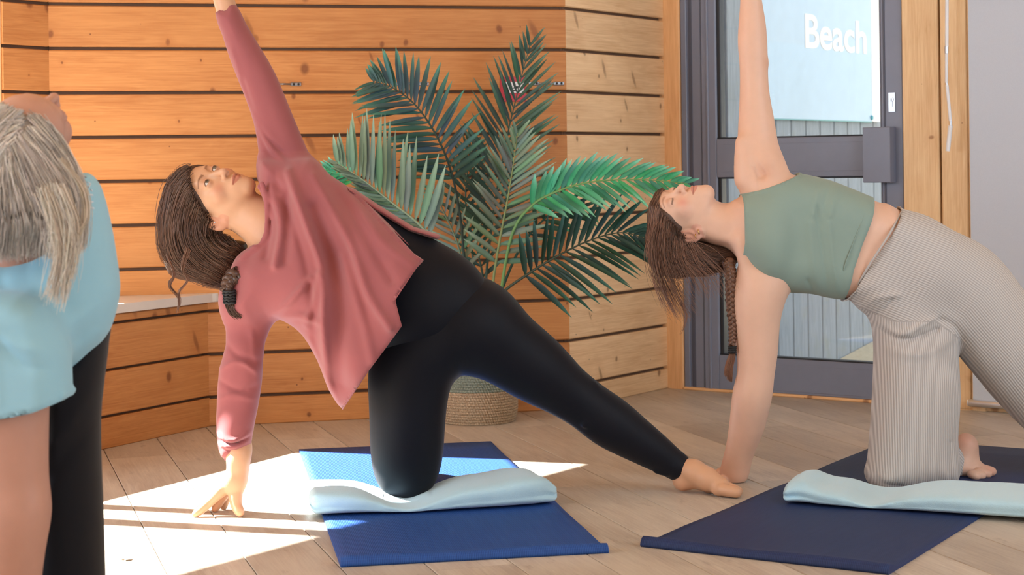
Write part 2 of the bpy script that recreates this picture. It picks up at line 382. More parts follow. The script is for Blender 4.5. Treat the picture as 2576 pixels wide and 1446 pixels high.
# bench below the window
PN = Plane(G(253.8, 1131.9), G(535.6, 1070.7))
bz = [0.0]+[PN.sz(400, y)[1] for y in (1022.5, 910.5, 798)]
ztop = 0.518; bz.append(ztop-0.034)
bs1 = PN.s_of(PB.at(536, 1000)); bs0 = bs1-1.9
bench = empty('window_bench', PN.P(bs0, 0), 'low pine plank bench with white top in the left corner', 'bench')
for a, b in zip(bz[:-1], bz[1:]):
    slab('plank', PN, bs0, bs1-0.003, a+(0.005 if a else 0), b-0.005, -0.03, 0, M['wall_wood'], bench, 0.003)
slab('backing_board', PN, bs0, bs1-0.02, 0.0, ztop-0.036, -0.06, -0.026, M['dark_gap'], bench)
def seat_top():
    # outline in plan: along the overhanging front edge, round the corner, back along the walls
    a = PN.P(bs0, 0, 0.03); b = PN.P(bs1-0.02, 0, 0.03)
    endp = PB.at(543, 745, 0.004); endp.z = 0
    pts = [a, b]
    for q in (0.25, 0.5, 0.75): 
        m = b.lerp(endp, q); pts.append(m+PN.n*0.012*math.sin(q*math.pi)+PN.d*0.012*math.sin(q*math.pi))
    pts.append(endp)
    k = ci+PB.n*0.004+PL.n*0.006; pts.append(k)
    e = PL.P(PL.s_of(a), 0, 0.006); pts.append(Vector((e.x, e.y, 0)))
    n = len(pts); v = [(p.x, p.y, ztop-0.034) for p in pts]+[(p.x, p.y, ztop) for p in pts]
    f = [tuple(range(n-1, -1, -1)), tuple(range(n, 2*n))]+[(i, (i+1) % n, n+(i+1) % n, n+i) for i in range(n)]
    o = mesh_obj('seat_top', from_py('seat_top', v, f), M['white_seat'], bench)
    bv = o.modifiers.new('bevel', 'BEVEL'); bv.width = 0.006; bv.segments = 3; bv.limit_method = 'ANGLE'
seat_top()

# corner post, door and its frame
def pd(x, y=430, off=0.0): return PD.s_of(PD.at(x, y, off))
ZD = 2.15
tag(slab('trim_1', PD, pd(1656), pd(1713), 0.0, ZD+0.4, -0.09, 0.0, M['post_wood'], None, 0.006), kind='structure')
zb = PD.sz(1774, 976.5)[1]                                          # door leaf bottom
door = slab('door_1', PD, pd(1715), pd(1762), 0.0, ZD, -0.07, -0.012, M['grey_metal']); tag(door, kind='structure')
slab('frame_groove', PD, pd(1731), pd(1742), 0.0, ZD, -0.03, -0.010, M['grey_dark'], door)
slab('frame_lip', PD, pd(1715), pd(1729), 0.0, ZD, -0.03, -0.002, M['grey_metal'], door)
slab('door_sill', PD, pd(1716), pd(2440), 0.0, max(0.012, zb-0.004), -0.09, 0.012, M['post_wood'], door)
slab('door_head', PD, pd(1715), pd(2270), ZD-0.06, ZD, -0.07, -0.012, M['grey_metal'], door)
leaf = slab('door_stile', PD, pd(1764), pd(1803), zb, ZD-0.065, -0.06, -0.004, M['grey_metal'], door, 0.006)
slab('stile_ridge', PD, pd(1778), pd(1784), zb, ZD-0.065, -0.02, 0.002, M['grey_metal'], door, 0.003)
slab('door_stile', PD, pd(2216), pd(2274), zb, ZD-0.065, -0.06, -0.004, M['grey_metal'], door, 0.006)
slab('stile_groove', PD, pd(2224), pd(2229), zb, ZD-0.065, -0.02, -0.001, M['grey_dark'], door, 0.001)
s1, s2 = pd(1803), pd(2216)
zr1, zr0 = PD.sz(1985, 345.5)[1], PD.sz(1985, 445)[1]
zgb = PD.sz(2100, 910)[1]
slab('door_rail', PD, s1, s2, zr0, zr1, -0.06, -0.004, M['grey_metal'], door, 0.003)
slab('rail_panel', PD, s1+0.03, s2, zr0+0.024, zr1-0.024, -0.02, -0.0025, M['grey_metal'], door, 0.001)
slab('door_rail', PD, s1, s2, zb, zgb, -0.06, -0.004, M['grey_metal'], door, 0.003)
slab('rail_panel', PD, s1+0.03, s2, zb+0.012, zgb-0.025, -0.02, -0.0025, M['grey_metal'], door, 0.001)
for a, b in ((zgb, zr0), (zr1, ZD-0.065)):
    g = 0.018
    slab('gasket', PD, s1, s1+g, a, b, -0.055, -0.012, M['gasket'], door, 0.003)
    slab('gasket', PD, s2-0.006, s2, a, b, -0.055, -0.012, M['grey_metal'], door, 0.002)
    slab('gasket', PD, s1, s2, a, a+0.006, -0.055, -0.008, M['gasket'], door, 0.002)
    slab('gasket', PD, s1, s2, b-0.006, b, -0.055, -0.008, M['gasket'], door, 0.002)
    slab('window_glass', PD, s1+0.002, s2-0.002, a, b, -0.036, -0.030, M['glass'], door, 0.0005)
hx = slab('lock_box', PD, pd(2185), pd(2253), PD.sz(2234, 459, 0.05)[1], PD.sz(2234, 319, 0.05)[1], -0.004, 0.055, M['grey_metal'], door, 0.003)
slab('lock_plate', PD, pd(2237), pd(2254), PD.sz(2245, 281)[1], PD.sz(2245, 233)[1], -0.004, 0.002, M['lock_metal'], door, 0.001)
kc = PD.P(pd(2245.5), PD.sz(2245, 250)[1], 0.004)
kv, kf = lathe([(0.0, -0.004), (0.009, -0.004), (0.009, 0.002), (0.0, 0.002)], 20)
mesh_obj('key_cylinder', from_py('key_cylinder', kv, kf), M['lock_metal'], door, frame_M(kc, PD.d, PD.n))
slab('key_cylinder', PD, pd(2243), pd(2248), PD.sz(2245, 268)[1], PD.sz(2245, 252)[1], 0.0, 0.006, M['lock_metal'], door, 0.001)
slab('key_slot', PD, pd(2244.6), pd(2246.6), PD.sz(2245, 254)[1], PD.sz(2245, 247)[1], 0.004, 0.0068, M['gasket'], door, 0.0003)
tag(slab('trim_2', PD, pd(2275), pd(2365), 0.0, ZD+0.4, -0.09, 0.012, M['trim_wood'], None, 0.004), kind='structure')
tag(slab('trim_3', PD, pd(2371), pd(2438), 0.0, ZD+0.4, -0.09, 0.012, M['trim_wood'], None, 0.004), kind='structure')
tag(slab('trim_4', PD, pd(2364), pd(2372), 0.0, ZD+0.4, -0.09, -0.012, M['dark_gap'], None, 0.001), kind='structure')
wr = slab('window_2', PD, pd(2438), pd(2474), 0.0, ZD+0.4, -0.09, 0.008, M['trim_wood'], None, 0.004); tag(wr, kind='structure')
slab('window_sill', PD, pd(2474), pd(3000), 0.0, 0.02, -0.09, 0.0, M['trim_wood'], wr)
slab('window_frame', PD, pd(2484), pd(2496), 0.02, ZD, -0.08, -0.05, M['gasket'], wr)
slab('window_frame', PD, pd(2494), pd(2521), 0.02, ZD, -0.075, -0.035, M['grey_metal'], wr)
slab('window_frame', PD, pd(2521), pd(3000), 0.02, 0.075, -0.075, -0.04, M['alu'], wr, 0.006)
slab('window_glass', PD, pd(2521), pd(3000), 0.07, ZD, -0.06, -0.055, M['glass'], wr, 0.0005)
slab('window_frame', PD, pd(2521), pd(3000), ZD, ZD+0.4, -0.09, 0.0, M['trim_wood'], wr)

# roller blind with its bottom bar, winding crank
bl = empty('roller_blind', PD.P(pd(2432), 0.06, 0.03), 'pale grey roller blind drawn down beside the pine door trim', 'blind')
def blind_mat():
    t = NT('blind_fabric', 0.8, 0.2); v = t.coords((1, 1, 1), False)
    n = t.noise(v, 500.0, 2); c = t.mix(n, lin(190, 197, 208), lin(206, 212, 222)); t.col(c); t.bump(n, 0.1, 0.001); return t.m
M['blind'] = blind_mat()
slab('fabric', PD, pd(2440, 430, 0.03), pd(3000), PD.sz(2450, 1018, 0.03)[1], ZD+0.3, 0.028, 0.0295, M['blind'], bl, 0.0003)
ba, bb = PD.at(2437, 1013, 0.032), PD.P(pd(3000), 0, 0.032); bb.z = ba.z
bv_, bf_ = tubes([(np.array([ba, ba.lerp(bb, 0.004), ba.lerp(bb, 0.3), ba.lerp(bb, 0.6), bb]), np.array([0.0125, 0.0145, 0.0145, 0.0145, 0.0145]))], 20)
mesh_obj('bottom_bar', fast_mesh('bottom_bar', bv_, bf_), M['alu'], bl)
vv, ff = lathe([(0.0, 0), (0.0125, 0), (0.0125, 0.003), (0, 0.003)], 20)
mesh_obj('end_cap', from_py('end_cap', vv, ff), M['white_plastic'], bl, frame_M(ba-PD.d*0.003, UP, PD.d))
ck = empty('blind_crank', PD.at(2383, 380, 0.09), 'thin white jointed blind winding rod hanging before the pine trim', 'blind rod')
def rod(name, pts, r, mat, par, sides=12):
    q = [PD.at(x, y, 0.09) for x, y in pts]; V_, Q_ = tubes([(np.array(q), r)], sides); mesh_obj(name, fast_mesh(name, V_, Q_), mat, par)
rod('rod', [(2382, -260), (2382, 0), (2381.5, 118)], 0.0072, M['white_plastic'], ck)
rod('joint', [(2381, 116), (2381, 134)], 0.0078, M['lock_metal'], ck)
rod('rod', [(2381, 133), (2381, 208)], 0.0062, M['white_plastic'], ck)
rod('joint', [(2381, 206), (2383, 220)], 0.0052, M['lock_metal'], ck)
rod('rod', [(2382, 214), (2391, 304)], 0.0066, M['white_plastic'], ck)
rod('joint', [(2391.5, 300), (2391.5, 318)], 0.0052, M['lock_metal'], ck)
rod('handle', [(2391, 316), (2384, 380)], 0.0088, M['white_plastic'], ck)

# brackets and the red sign on the back wall
for i, (xa, xb, y, lab) in enumerate(((665, 757, 212, 'metal bar bracket on the planks beside the raised pink sleeve'), (985, 1078, 211, 'metal bar bracket on the planks behind the curled palm frond'), (1330, 1418, 210, 'metal bar bracket on the planks right of the red sign'))):
    g = empty('wall_bracket', PB.at((xa+xb)/2, y, 0.0), lab, 'bracket', 'metal bar brackets on the back wall')
    for xs in ((xa, xa+26), (xb-26, xb)):
        sa, sb = PB.sz(xs[0], y)[0], PB.sz(xs[1], y)[0]; z = PB.sz(xs[0], y)[1]
        pl_ = slab('end_plate', PB, sa, sb, z-0.0075, z+0.0075, 0.0, 0.006, M['bracket_metal'], g, 0.003)
        for q in (0.3, 0.75):
            v_, f_ = lathe([(0, 0), (0.0048, 0), (0.0048, 0.0012), (0, 0.0012)], 12)
            mesh_obj('screw_hole', from_py('screw_hole', v_, f_), M['black'], pl_, frame_M(PB.P(sa+(sb-sa)*q, z, 0.006), PB.d, PB.n))
    pa, pb = PB.at(xa+26, y, 0.006), PB.at(xb-26, y, 0.006); m_ = (pa+pb)/2+PB.n*0.03
    V_, Q_ = tubes([(catmull([pa, pa.lerp(m_, 0.6), m_, pb.lerp(m_, 0.6), pb], 14), 0.004)], 8)
    mesh_obj('rod', fast_mesh('rod', V_, Q_), M['bracket_metal'], g)
M['red'] = plain('red_sign', lin(196, 22, 38), 0.4); M['white_print'] = plain('white_print', lin(238, 236, 240), 0.5)
rs = empty('fire_sign', PB.at(1290, 256, 0.0), 'small red and white square sign on the planks behind the tall frond', 'sign')
def wq(name, x0, y0, x1, y1, o0, o1, mat, ch=0.001):
    return slab(name, PB, PB.sz(x0, (y0+y1)/2)[0], PB.sz(x1, (y0+y1)/2)[0], PB.sz((x0+x1)/2, y1)[1], PB.sz((x0+x1)/2, y0)[1], o0, o1, mat, rs, ch)
wq('sign_plate', 1258, 193, 1323, 256, 0.0, 0.004, M['red'])
wq('print', 1267, 206, 1317, 234, 0.004, 0.0046, M['white_print'], 0.0002)
for q in ((1290, 220, 1302, 223), (1297, 217, 1308, 220), (1288, 226, 1300, 229), (1281, 210, 1284, 224)): wq('print', *q, 0.0046, 0.005, M['black'], 0.0001)

# outside: cladding boards, sand, sky-blue sign
def board_mat():
    t = NT('weathered_boards', 0.85, 0.2)
    g1 = t.noise(t.coords((1.5, 14, 14)), 4.0, 5, 0.65, 0.6); g2 = t.noise(t.coords((4, 5, 5)), 2.0, 3)
    c = t.mix(t.ramp(g1, [(0.2, 0.0), (0.8, 1.0)]), lin(146, 156, 166), lin(184, 194, 204))
    c = t.mix(t.ramp(g2, [(0.55, 0.0), (0.8, 0.5)]), c, lin(168, 172, 158)); t.col(c); t.bump(g1, 0.2, 0.003); return t.m
M['board'] = board_mat()
of = PD.P(pd(1800), 0, -0.16)
PF = Plane(of, of+PR.d)
if PF.n.x < 0: PF.n = -PF.n
edges = [PF.sz(x, 880)[0] for x in (1959.6, 1997.7, 2035, 2071, 2106, 2140, 2172)]
bw = (edges[-1]-edges[0])/6
fe = slab('timber_cladding', PF, -0.05, edges[0]+bw*22, 0.0, 3.2, -0.06, -0.025, M['gasket']); tag(fe, 'weathered grey vertical board cladding outside the glass door', 'cladding')
k = -int(edges[0]/bw)-1
for i in range(k, 22):
    a = edges[0]+bw*i
    if a < -0.06: continue
    slab('board', PF, a+0.004, a+bw-0.004, 0.02, 3.2, -0.025, 0.0, M['board'], fe, 0.003)
def sand_mat():
    t = NT('sand', 0.95, 0.1); v = t.coords((1, 1, 1), False); n = t.noise(v, 30, 6, 0.7); t.col(t.mix(n, lin(196, 180, 152), lin(232, 220, 196))); t.bump(n, 0.6, 0.02); return t.m
M['sand'] = sand_mat()
def sand():
    nu, nv = 60, 30; v = []; f = []
    for i in range(nu):
        for j in range(nv):
            p = PF.P(-0.4+i*0.14, 0, 0.004+j*0.09)
            s_ = -0.4+i*0.14; m = 0.13*min(1, max(0, (s_-0.75)/1.0))*math.exp(-((j*0.09)/0.5)**2)
            v.append((p.x, p.y, -0.02+m+0.012*math.sin(i*0.9+j*0.7)*math.sin(j*1.3)))
    for i in range(nu-1):
        for j in range(nv-1):
            f.append((i*nv+j, (i+1)*nv+j, (i+1)*nv+j+1, i*nv+j+1))
    me = from_py('sand', v, f, True); o = mesh_obj('sand', me, M['sand']); tag(o, 'pale sand drifted against the cladding outside the door', 'sand', kind='stuff')
    # keep it outside the door wall
    bm = bmesh.new(); bm.from_mesh(me); p0 = PD.P(0, 0, -0.1)
    bmesh.ops.bisect_plane(bm, geom=bm.verts[:]+bm.edges[:]+bm.faces[:], plane_co=p0, plane_no=PD.n, clear_outer=True); bm.to_mesh(me); bm.free()
sand()
gl_ = from_py('ground', [(-12, 7.6, -0.06), (16, 7.6, -0.06), (16, 40, -0.06), (-12, 40, -0.06)], [(0, 1, 2, 3)])
tag(mesh_obj('ground', gl_, M['sand']), kind='structure')
M['sign_blue'] = plain('pale_blue_panel', lin(196, 224, 246), 0.35); M['teal'] = plain('teal_edge', lin(120, 196, 196), 0.3)
M['letter_white'] = plain('white_letters', lin(255, 255, 255), 0.4)
sg = empty('beach_sign', PF.at(2070, 302, 0.02), 'large pale blue sign reading Beach on the cladding outside', 'sign')
ss0, sz0 = PF.sz(1890, 296, 0.02); ss1, _ = PF.sz(2194, 306, 0.02); zs0 = PF.sz(2070, 302, 0.02)[1]
slab('sign_panel', PF, ss0, ss1, zs0, zs0+1.4, 0.004, 0.02, M['sign_blue'], sg, 0.002)
slab('panel_edge', PF, ss0, ss1, zs0-0.004, zs0, 0.004, 0.02, M['teal'], sg, 0.001)
se = PF.sz(2214, 200, 0.02)[0]
slab('bright_strip', PF, ss1+0.004, se, zs0-0.0, zs0+1.4, 0.004, 0.02, M['letter_white'], sg, 0.002)  # white strip added to stand in for the bright band beside the sign
fx = PF.P(PF.sz(2192, 296, 0.02)[0], PF.sz(2192, 296, 0.02)[1], 0.02); v_, f_ = lathe([(0, 0), (0.012, 0), (0.012, 0.006), (0, 0.006)], 14)
mesh_obj('screw', from_py('screw', v_, f_), plain('teal_screw', lin(40, 160, 180), 0.4), sg, frame_M(fx, PF.d, PF.n))
def lettering(txt, pl, off, x0, x1, ytop, ybot, xr, mat, parent, name='lettering'):
    cu = bpy.data.curves.new(name, 'FONT'); cu.body = txt; cu.extrude = 0.001; cu.offset = 0.02
    to = bpy.data.objects.new(name, cu); C.objects.link(to); dg = bpy.context.evaluated_depsgraph_get()
    me = bpy.data.meshes.new_from_object(to.evaluated_get(dg)); C.objects.unlink(to); bpy.data.objects.remove(to)
    co = np.zeros(len(me.vertices)*3); me.vertices.foreach_get('co', co); co = co.reshape(-1, 3)
    mn, mx_ = co.min(0), co.max(0)
    sa, za = pl.sz(x0, ybot, off); sb, _ = pl.sz(x1, ybot, off); zt = pl.sz(x0, ytop, off)[1]
    out = []
    for p in co:
        u = (p[0]-mn[0])/(mx_[0]-mn[0]); q = (p[1]-mn[1])/(mx_[1]-mn[1]); out.append(pl.P(sa+(sb-sa)*u, za+(zt-za)*q, off+0.001+p[2]))
    me.vertices.foreach_set('co', np.array(out, np.float32).ravel()); me.update()
    return mesh_obj(name, me, mat, parent)
lettering('Beach', PF, 0.02, 2025, 2179, 34, 121, 0, M['letter_white'], sg)
# ------------------------------------------------------------------ mats, towels
def mat_mat(name, c, hi):
    t = NT(name, 0.6, 0.3); v = t.coords((1, 1, 1), False)
    sx = t.n('ShaderNodeSeparateXYZ'); t.l(v, sx.inputs[0])
    r = t.math('SINE', t.math('MULTIPLY', sx.outputs[0], 2*math.pi/0.0046)); r2 = t.math('SINE', t.math('MULTIPLY', sx.outputs[1], 2*math.pi/0.0046))
    h = t.math('MULTIPLY_ADD', t.math('ADD', r, t.math('MULTIPLY', r2, 0.35)), 0.37, 0.5)
    st = t.noise(t.coords((45, 1.2, 1), False), 3.0, 3, 0.6)
    cc = t.mix(t.math('MULTIPLY', h, 0.8), c, hi); cc = t.mix(t.ramp(st, [(0.4, 0.0), (0.75, 0.35)]), cc, hi)
    t.col(cc); t.bump(h, 0.35, 0.002); return t.m
M['mat_l'] = mat_mat('lit_blue_mat', lin(22, 56, 122), lin(46, 92, 164)); M['mat_r'] = mat_mat('shaded_blue_mat', lin(24, 38, 76), lin(44, 64, 110))  # one blue mat material; its lit and shaded tones painted as two colours
def yoga_mat(name, corner0, corner1, far, L, mat, label):
    # corner0, corner1: near edge; the sheet runs away from it for L, its near end humps up and folds over
    e = corner1-corner0; wd = e.length; ex = e.normalized(); ey = Vector((-ex.y, ex.x, 0))
    if ey.y < 0: ey = -ey
    prof = [(0.0, 0.0), (-0.004, 0.006), (-0.001, 0.014), (0.006, 0.021), (0.016, 0.024), (0.03, 0.021), (0.05, 0.013), (0.075, 0.008), (0.11, 0.006)]
    prof += [(0.11+(L-0.11)*q/12, 0.006+(0.0015*math.sin(q*1.7))) for q in range(1, 13)]
    nx = 26; v = []; f = []
    for i in range(nx+1):
        u = i/nx
        hump = 1.0+0.12*math.sin(u*9+1)
        for a, z in prof:
            zz = 0.006+(z-0.006)*hump if z > 0.006 else z
            p = corner0+ex*(wd*u)+ey*a; v.append((wd*u, a, zz))
        v.append((wd*u, L, 0.0)); v.append((wd*u, 0.02, 0.0))
    m = len(prof)+2
    for i in range(nx):
        for j in range(m): f.append((i*m+j, i*m+(j+1) % m, (i+1)*m+(j+1) % m, (i+1)*m+j))
    f.append(tuple(range(m-1, -1, -1))); f.append(tuple(nx*m+j for j in range(m)))
    Mx = Matrix(((ex.x, ey.x, 0, corner0.x), (ex.y, ey.y, 0, corner0.y), (0, 0, 1, 0.0), (0, 0, 0, 1)))
    me = from_py(name, v, f); me.polygons.foreach_set('use_smooth', [len(p.vertices) == 4 for p in me.polygons])
    bm = bmesh.new(); bm.from_mesh(me); bmesh.ops.recalc_face_normals(bm, faces=bm.faces); bm.to_mesh(me); bm.free()
    return tag(mesh_obj(name, me, mat, None, Mx), label, 'yoga mat', 'yoga mats on the floor'), ex, ey
matl, lx, ly = yoga_mat('yoga_mat', G(857, 1427), G(1531, 1391), None, 1.83, M['mat_l'], 'blue ribbed yoga mat coloured in a lit tone under the kneeling person in the rose top')
e0, e1 = G(1612, 1375), G(2236, 1446)
matr, rx_, ry_ = yoga_mat('yoga_mat', e0, e1, None, 1.95, M['mat_r'], 'blue ribbed yoga mat coloured in a shaded tone under the kneeling person in sage top')

def noise3(P, s, seed=0):
    r = np.random.default_rng(seed); out = np.zeros(len(P))
    for k in range(9):
        d = r.normal(size=3); d *= s*(0.6+0.25*k)/np.linalg.norm(d); out += np.sin(P@d+r.uniform(0, 6.28))/(1+0.35*k)
    return out/3.0
def towel(name, spine, width, height, label, seed, mat, hfun=None, wfun=None, rump=0.0):
    # folded fleece: superellipse section swept along a spine lying on z0, with lumps, folded layers at the ends
    n = len(spine); sec = 72; V = []
    T = np.gradient(spine, axis=0); T /= np.linalg.norm(T, axis=1)[:, None]
    for i in range(n):
        u = i/(n-1); h = height*(hfun(u) if hfun else 1); wd = width*(wfun(u) if wfun else 1)
        sd = np.array([T[i][1], -T[i][0], 0.0])
        cap = 1.0
        ee = min(u, 1-u)*(n-1)
        cap = math.sqrt(max(0.0, 1-(1-min(1, ee/4.0))**2)) if ee < 4.0 else 1.0
        for j in range(sec):
            a = 2*math.pi*j/sec; ca, sa = math.cos(a), math.sin(a)
            px = math.copysign(abs(ca)**0.42, ca)*wd/2; pz = math.copysign(abs(sa)**0.55, sa)*h/2
            kz = h/2*(1-0.0)
            V.append(spine[i]+sd*px*(0.75+0.25*cap)+np.array([0, 0, kz+pz*max(0.25, cap)]))
    V = np.array(V); q = []
    for i in range(n-1):
        for j in range(sec): q.append((i*sec+j, i*sec+(j+1) % sec, (i+1)*sec+(j+1) % sec, (i+1)*sec+j))
    z0 = spine[0][2]
    L_ = np.array([1.0, 0.45, 1.0]); A_ = np.array([0.35, 1.0, 1.6])
    uu = np.repeat(np.linspace(0, 1, n), sec); jj = np.tile(np.arange(sec), n)/sec
    ends = np.exp(-(uu/0.10)**2)+np.exp(-((1-uu)/0.08)**2)
    nz = noise3(V*L_, 14.0, seed)*0.007+noise3(V*A_, 34.0, seed+5)*0.0040*(0.5+rump*np.exp(-(uu/0.28)**2))+noise3(V, 90.0, seed+9)*0.0012
    knee = np.exp(-((uu-0.41)/0.10)**2); nz += knee*0.003*np.sin(uu*60+9*jj)
    lay = np.exp(-((jj-0.52)/0.018)**2)+np.exp(-((jj-0.46)/0.014)**2)+np.exp(-((jj-0.98)/0.02)**2)
    nz -= 0.010*lay*(0.25+ends)
    nz += ends*0.006*np.sin(jj*26+seed)
    hgt = np.clip((V[:, 2]-z0)/height, 0, 1)
    ctr = np.repeat(np.asarray(spine), sec, axis=0); dr = V-ctr; dr[:, 2] -= height/2; dr /= np.linalg.norm(dr, axis=1)[:, None]+1e-9
    V = V+dr*(nz*np.clip(hgt*2.5, 0, 1))[:, None]
    V[:, 2] = np.maximum(V[:, 2], z0)
    q = np.array(q)
    c0 = np.stack([np.arange(sec)[k] for k in (0, 0, 0, 0)])
    me = fast_mesh(name, V, q)
    bm = bmesh.new(); bm.from_mesh(me)
    bm.verts.ensure_lookup_table()
    bm.faces.new([bm.verts[j] for j in range(sec-1, -1, -1)]); bm.faces.new([bm.verts[(n-1)*sec+j] for j in range(sec)])
    bmesh.ops.recalc_face_normals(bm, faces=bm.faces); bm.to_mesh(me); bm.free()
    me.polygons.foreach_set('use_smooth', [True]*len(me.polygons))
    o = mesh_obj(name, me, mat); tag(o, label, 'towel', 'folded fleeces under the knees'); return o
zt = 0.0086
def gz(x, y, z): p = G(x, y, z); return np.array([p.x, p.y, z])
spl = catmull([gz(772, 1286, zt), gz(880, 1281, zt), gz(1020, 1276, zt), gz(1160, 1270, zt), gz(1270, 1264, zt), gz(1384, 1256, zt)], 120)
spl += np.array([0, 0.036, 0])
def hl(u): 
    dip = math.exp(-((u-0.40)/0.13)**2); return (1.0-0.78*dip+0.22*math.exp(-((u-0.86)/0.12)**2)-0.25*math.exp(-((u-0.985)/0.03)**2))
tl = towel('folded_towel', spl, 0.25, 0.068, 'pale blue folded fleece on the lit-toned blue mat', 4, M['towel'], hl, lambda u: 1.0-0.18*math.exp(-((u-1.0)/0.08)**2))
spr = catmull([gz(2004, 1262, zt), gz(2110, 1268, zt), gz(2240, 1275, zt), gz(2400, 1287, zt), gz(2576, 1299, zt), gz(2720, 1310, zt)], 140)
spr += np.array([0, 0.10, 0])
def hr(u): return 1.0-0.72*math.exp(-((u-0.385)/0.12)**2)+0.25*math.sin(u*21)*math.exp(-((u-0.1)/0.12)**2)
trt = towel('folded_towel', spr, 0.30, 0.055, 'pale blue rumpled fleece on the shade-toned blue mat', 9, M['towel'], hr, lambda u: 1.0-0.1*math.sin(u*14)*math.exp(-(u/0.25)**2), 2.2)

# ------------------------------------------------------------------ basket
bc = G(1199, 1072); bc = Vector((bc.x, bc.y+0.158, 0)); BR = 0.158; BH = 0.33
bk = empty('woven_basket', bc, 'round woven basket, natural below and sage green above, behind the black leggings', 'basket')
def straw(name, a, b):
    t = NT(name, 0.85, 0.2); tc = t.n('ShaderNodeTexCoord'); se = t.n('ShaderNodeSeparateXYZ'); t.l(tc.outputs['Object'], se.inputs[0])
    an = t.math('ARCTAN2', se.outputs[1], se.outputs[0])
    cx = t.n('ShaderNodeCombineXYZ'); t.l(t.math('MULTIPLY', an, 7.0), cx.inputs[0]); t.l(t.math('MULTIPLY', se.outputs[2], 60.0), cx.inputs[1])
    nz = t.noise(cx.outputs[0], 3.0, 4, 0.7); t.col(t.mix(t.ramp(nz, [(0.3, 0.0), (0.7, 1.0)]), a, b))
    # slanting twist of the cords
    wv = t.math('SINE', t.math('ADD', t.math('MULTIPLY', an, 95.0), t.math('MULTIPLY', se.outputs[2], 260.0)))
    t.bump(t.math('ADD', wv, nz), 0.6, 0.003); return t.m
M['straw'] = straw('natural_seagrass', lin(148, 118, 88), lin(214, 194, 166)); M['sage_straw'] = straw('sage_seagrass', lin(104, 112, 98), lin(168, 176, 160))
def brad(z): return BR*(0.90+0.10*min(1, z/0.05)**0.5) if z < 0.05 else BR*(1.0+0.015*math.sin((z-0.05)*9))
ring = 0.0105; nring = int(BH/ring)
zsplit = int(((1071-990)/650.0)/ring)+1
for nm, i0, i1, mt in (('lower_weave', 0, zsplit, 'straw'), ('upper_weave', zsplit, nring, 'sage_straw')):
    prof = []
    for i in range(i0, i1):
        z = i*ring
        for q in range(5):
            a = -math.pi/2+math.pi*q/4; prof.append((brad(z+ring/2)+0.0052*math.cos(a)-0.002, z+ring/2+ring/2*math.sin(a)*0.98))
    v_, f_ = lathe([(0.0, 0.001)]+prof if i0 == 0 else prof, 96)
    o = mesh_obj(nm, from_py(nm, v_, f_, True), M[mt], bk, Matrix.Translation(bc))
v_, f_ = lathe([(BR+0.006, BH-0.012), (BR+0.008, BH), (BR, BH+0.006), (BR-0.008, BH), (BR-0.009, 0.02), (0.0, 0.012)], 64)
mesh_obj('lining', from_py('lining', v_, f_, True), M['sage_straw'], bk, Matrix.Translation(bc))

# ------------------------------------------------------------------ palm
def leaf_mat():
    t = NT('palm_leaf', 0.5, 0.3); at = t.n('ShaderNodeAttribute', attribute_name='tint'); oi = t.n('ShaderNodeObjectInfo')
    va = t.math('MULTIPLY_ADD', oi.outputs['Random'], 0.4, 0.8); cc = t.n('ShaderNodeCombineColor'); [t.l(va, cc.inputs[i]) for i in range(3)]
    t.col(t.mix(1.0, at.outputs['Color'], cc.outputs[0], 'MULTIPLY')); t.b.inputs['Transmission Weight'].default_value = 0.0; return t.m
M['leaf'] = leaf_mat()
palm = empty('palm_plant', bc+Vector((0, 0, 0.02)), 'tall palm with feathery green fronds standing in the woven basket', 'plant')
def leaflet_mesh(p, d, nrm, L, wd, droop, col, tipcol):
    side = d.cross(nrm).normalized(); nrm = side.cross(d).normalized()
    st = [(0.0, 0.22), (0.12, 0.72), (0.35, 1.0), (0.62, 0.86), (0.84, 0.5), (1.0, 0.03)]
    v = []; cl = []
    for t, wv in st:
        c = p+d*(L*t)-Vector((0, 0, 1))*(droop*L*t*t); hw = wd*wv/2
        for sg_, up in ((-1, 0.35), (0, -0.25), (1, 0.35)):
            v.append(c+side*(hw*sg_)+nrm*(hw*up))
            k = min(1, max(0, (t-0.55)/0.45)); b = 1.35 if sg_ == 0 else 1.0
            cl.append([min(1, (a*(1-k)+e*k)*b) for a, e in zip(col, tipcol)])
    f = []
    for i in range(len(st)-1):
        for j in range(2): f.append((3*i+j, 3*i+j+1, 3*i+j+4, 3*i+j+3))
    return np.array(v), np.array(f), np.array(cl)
JOIN = []
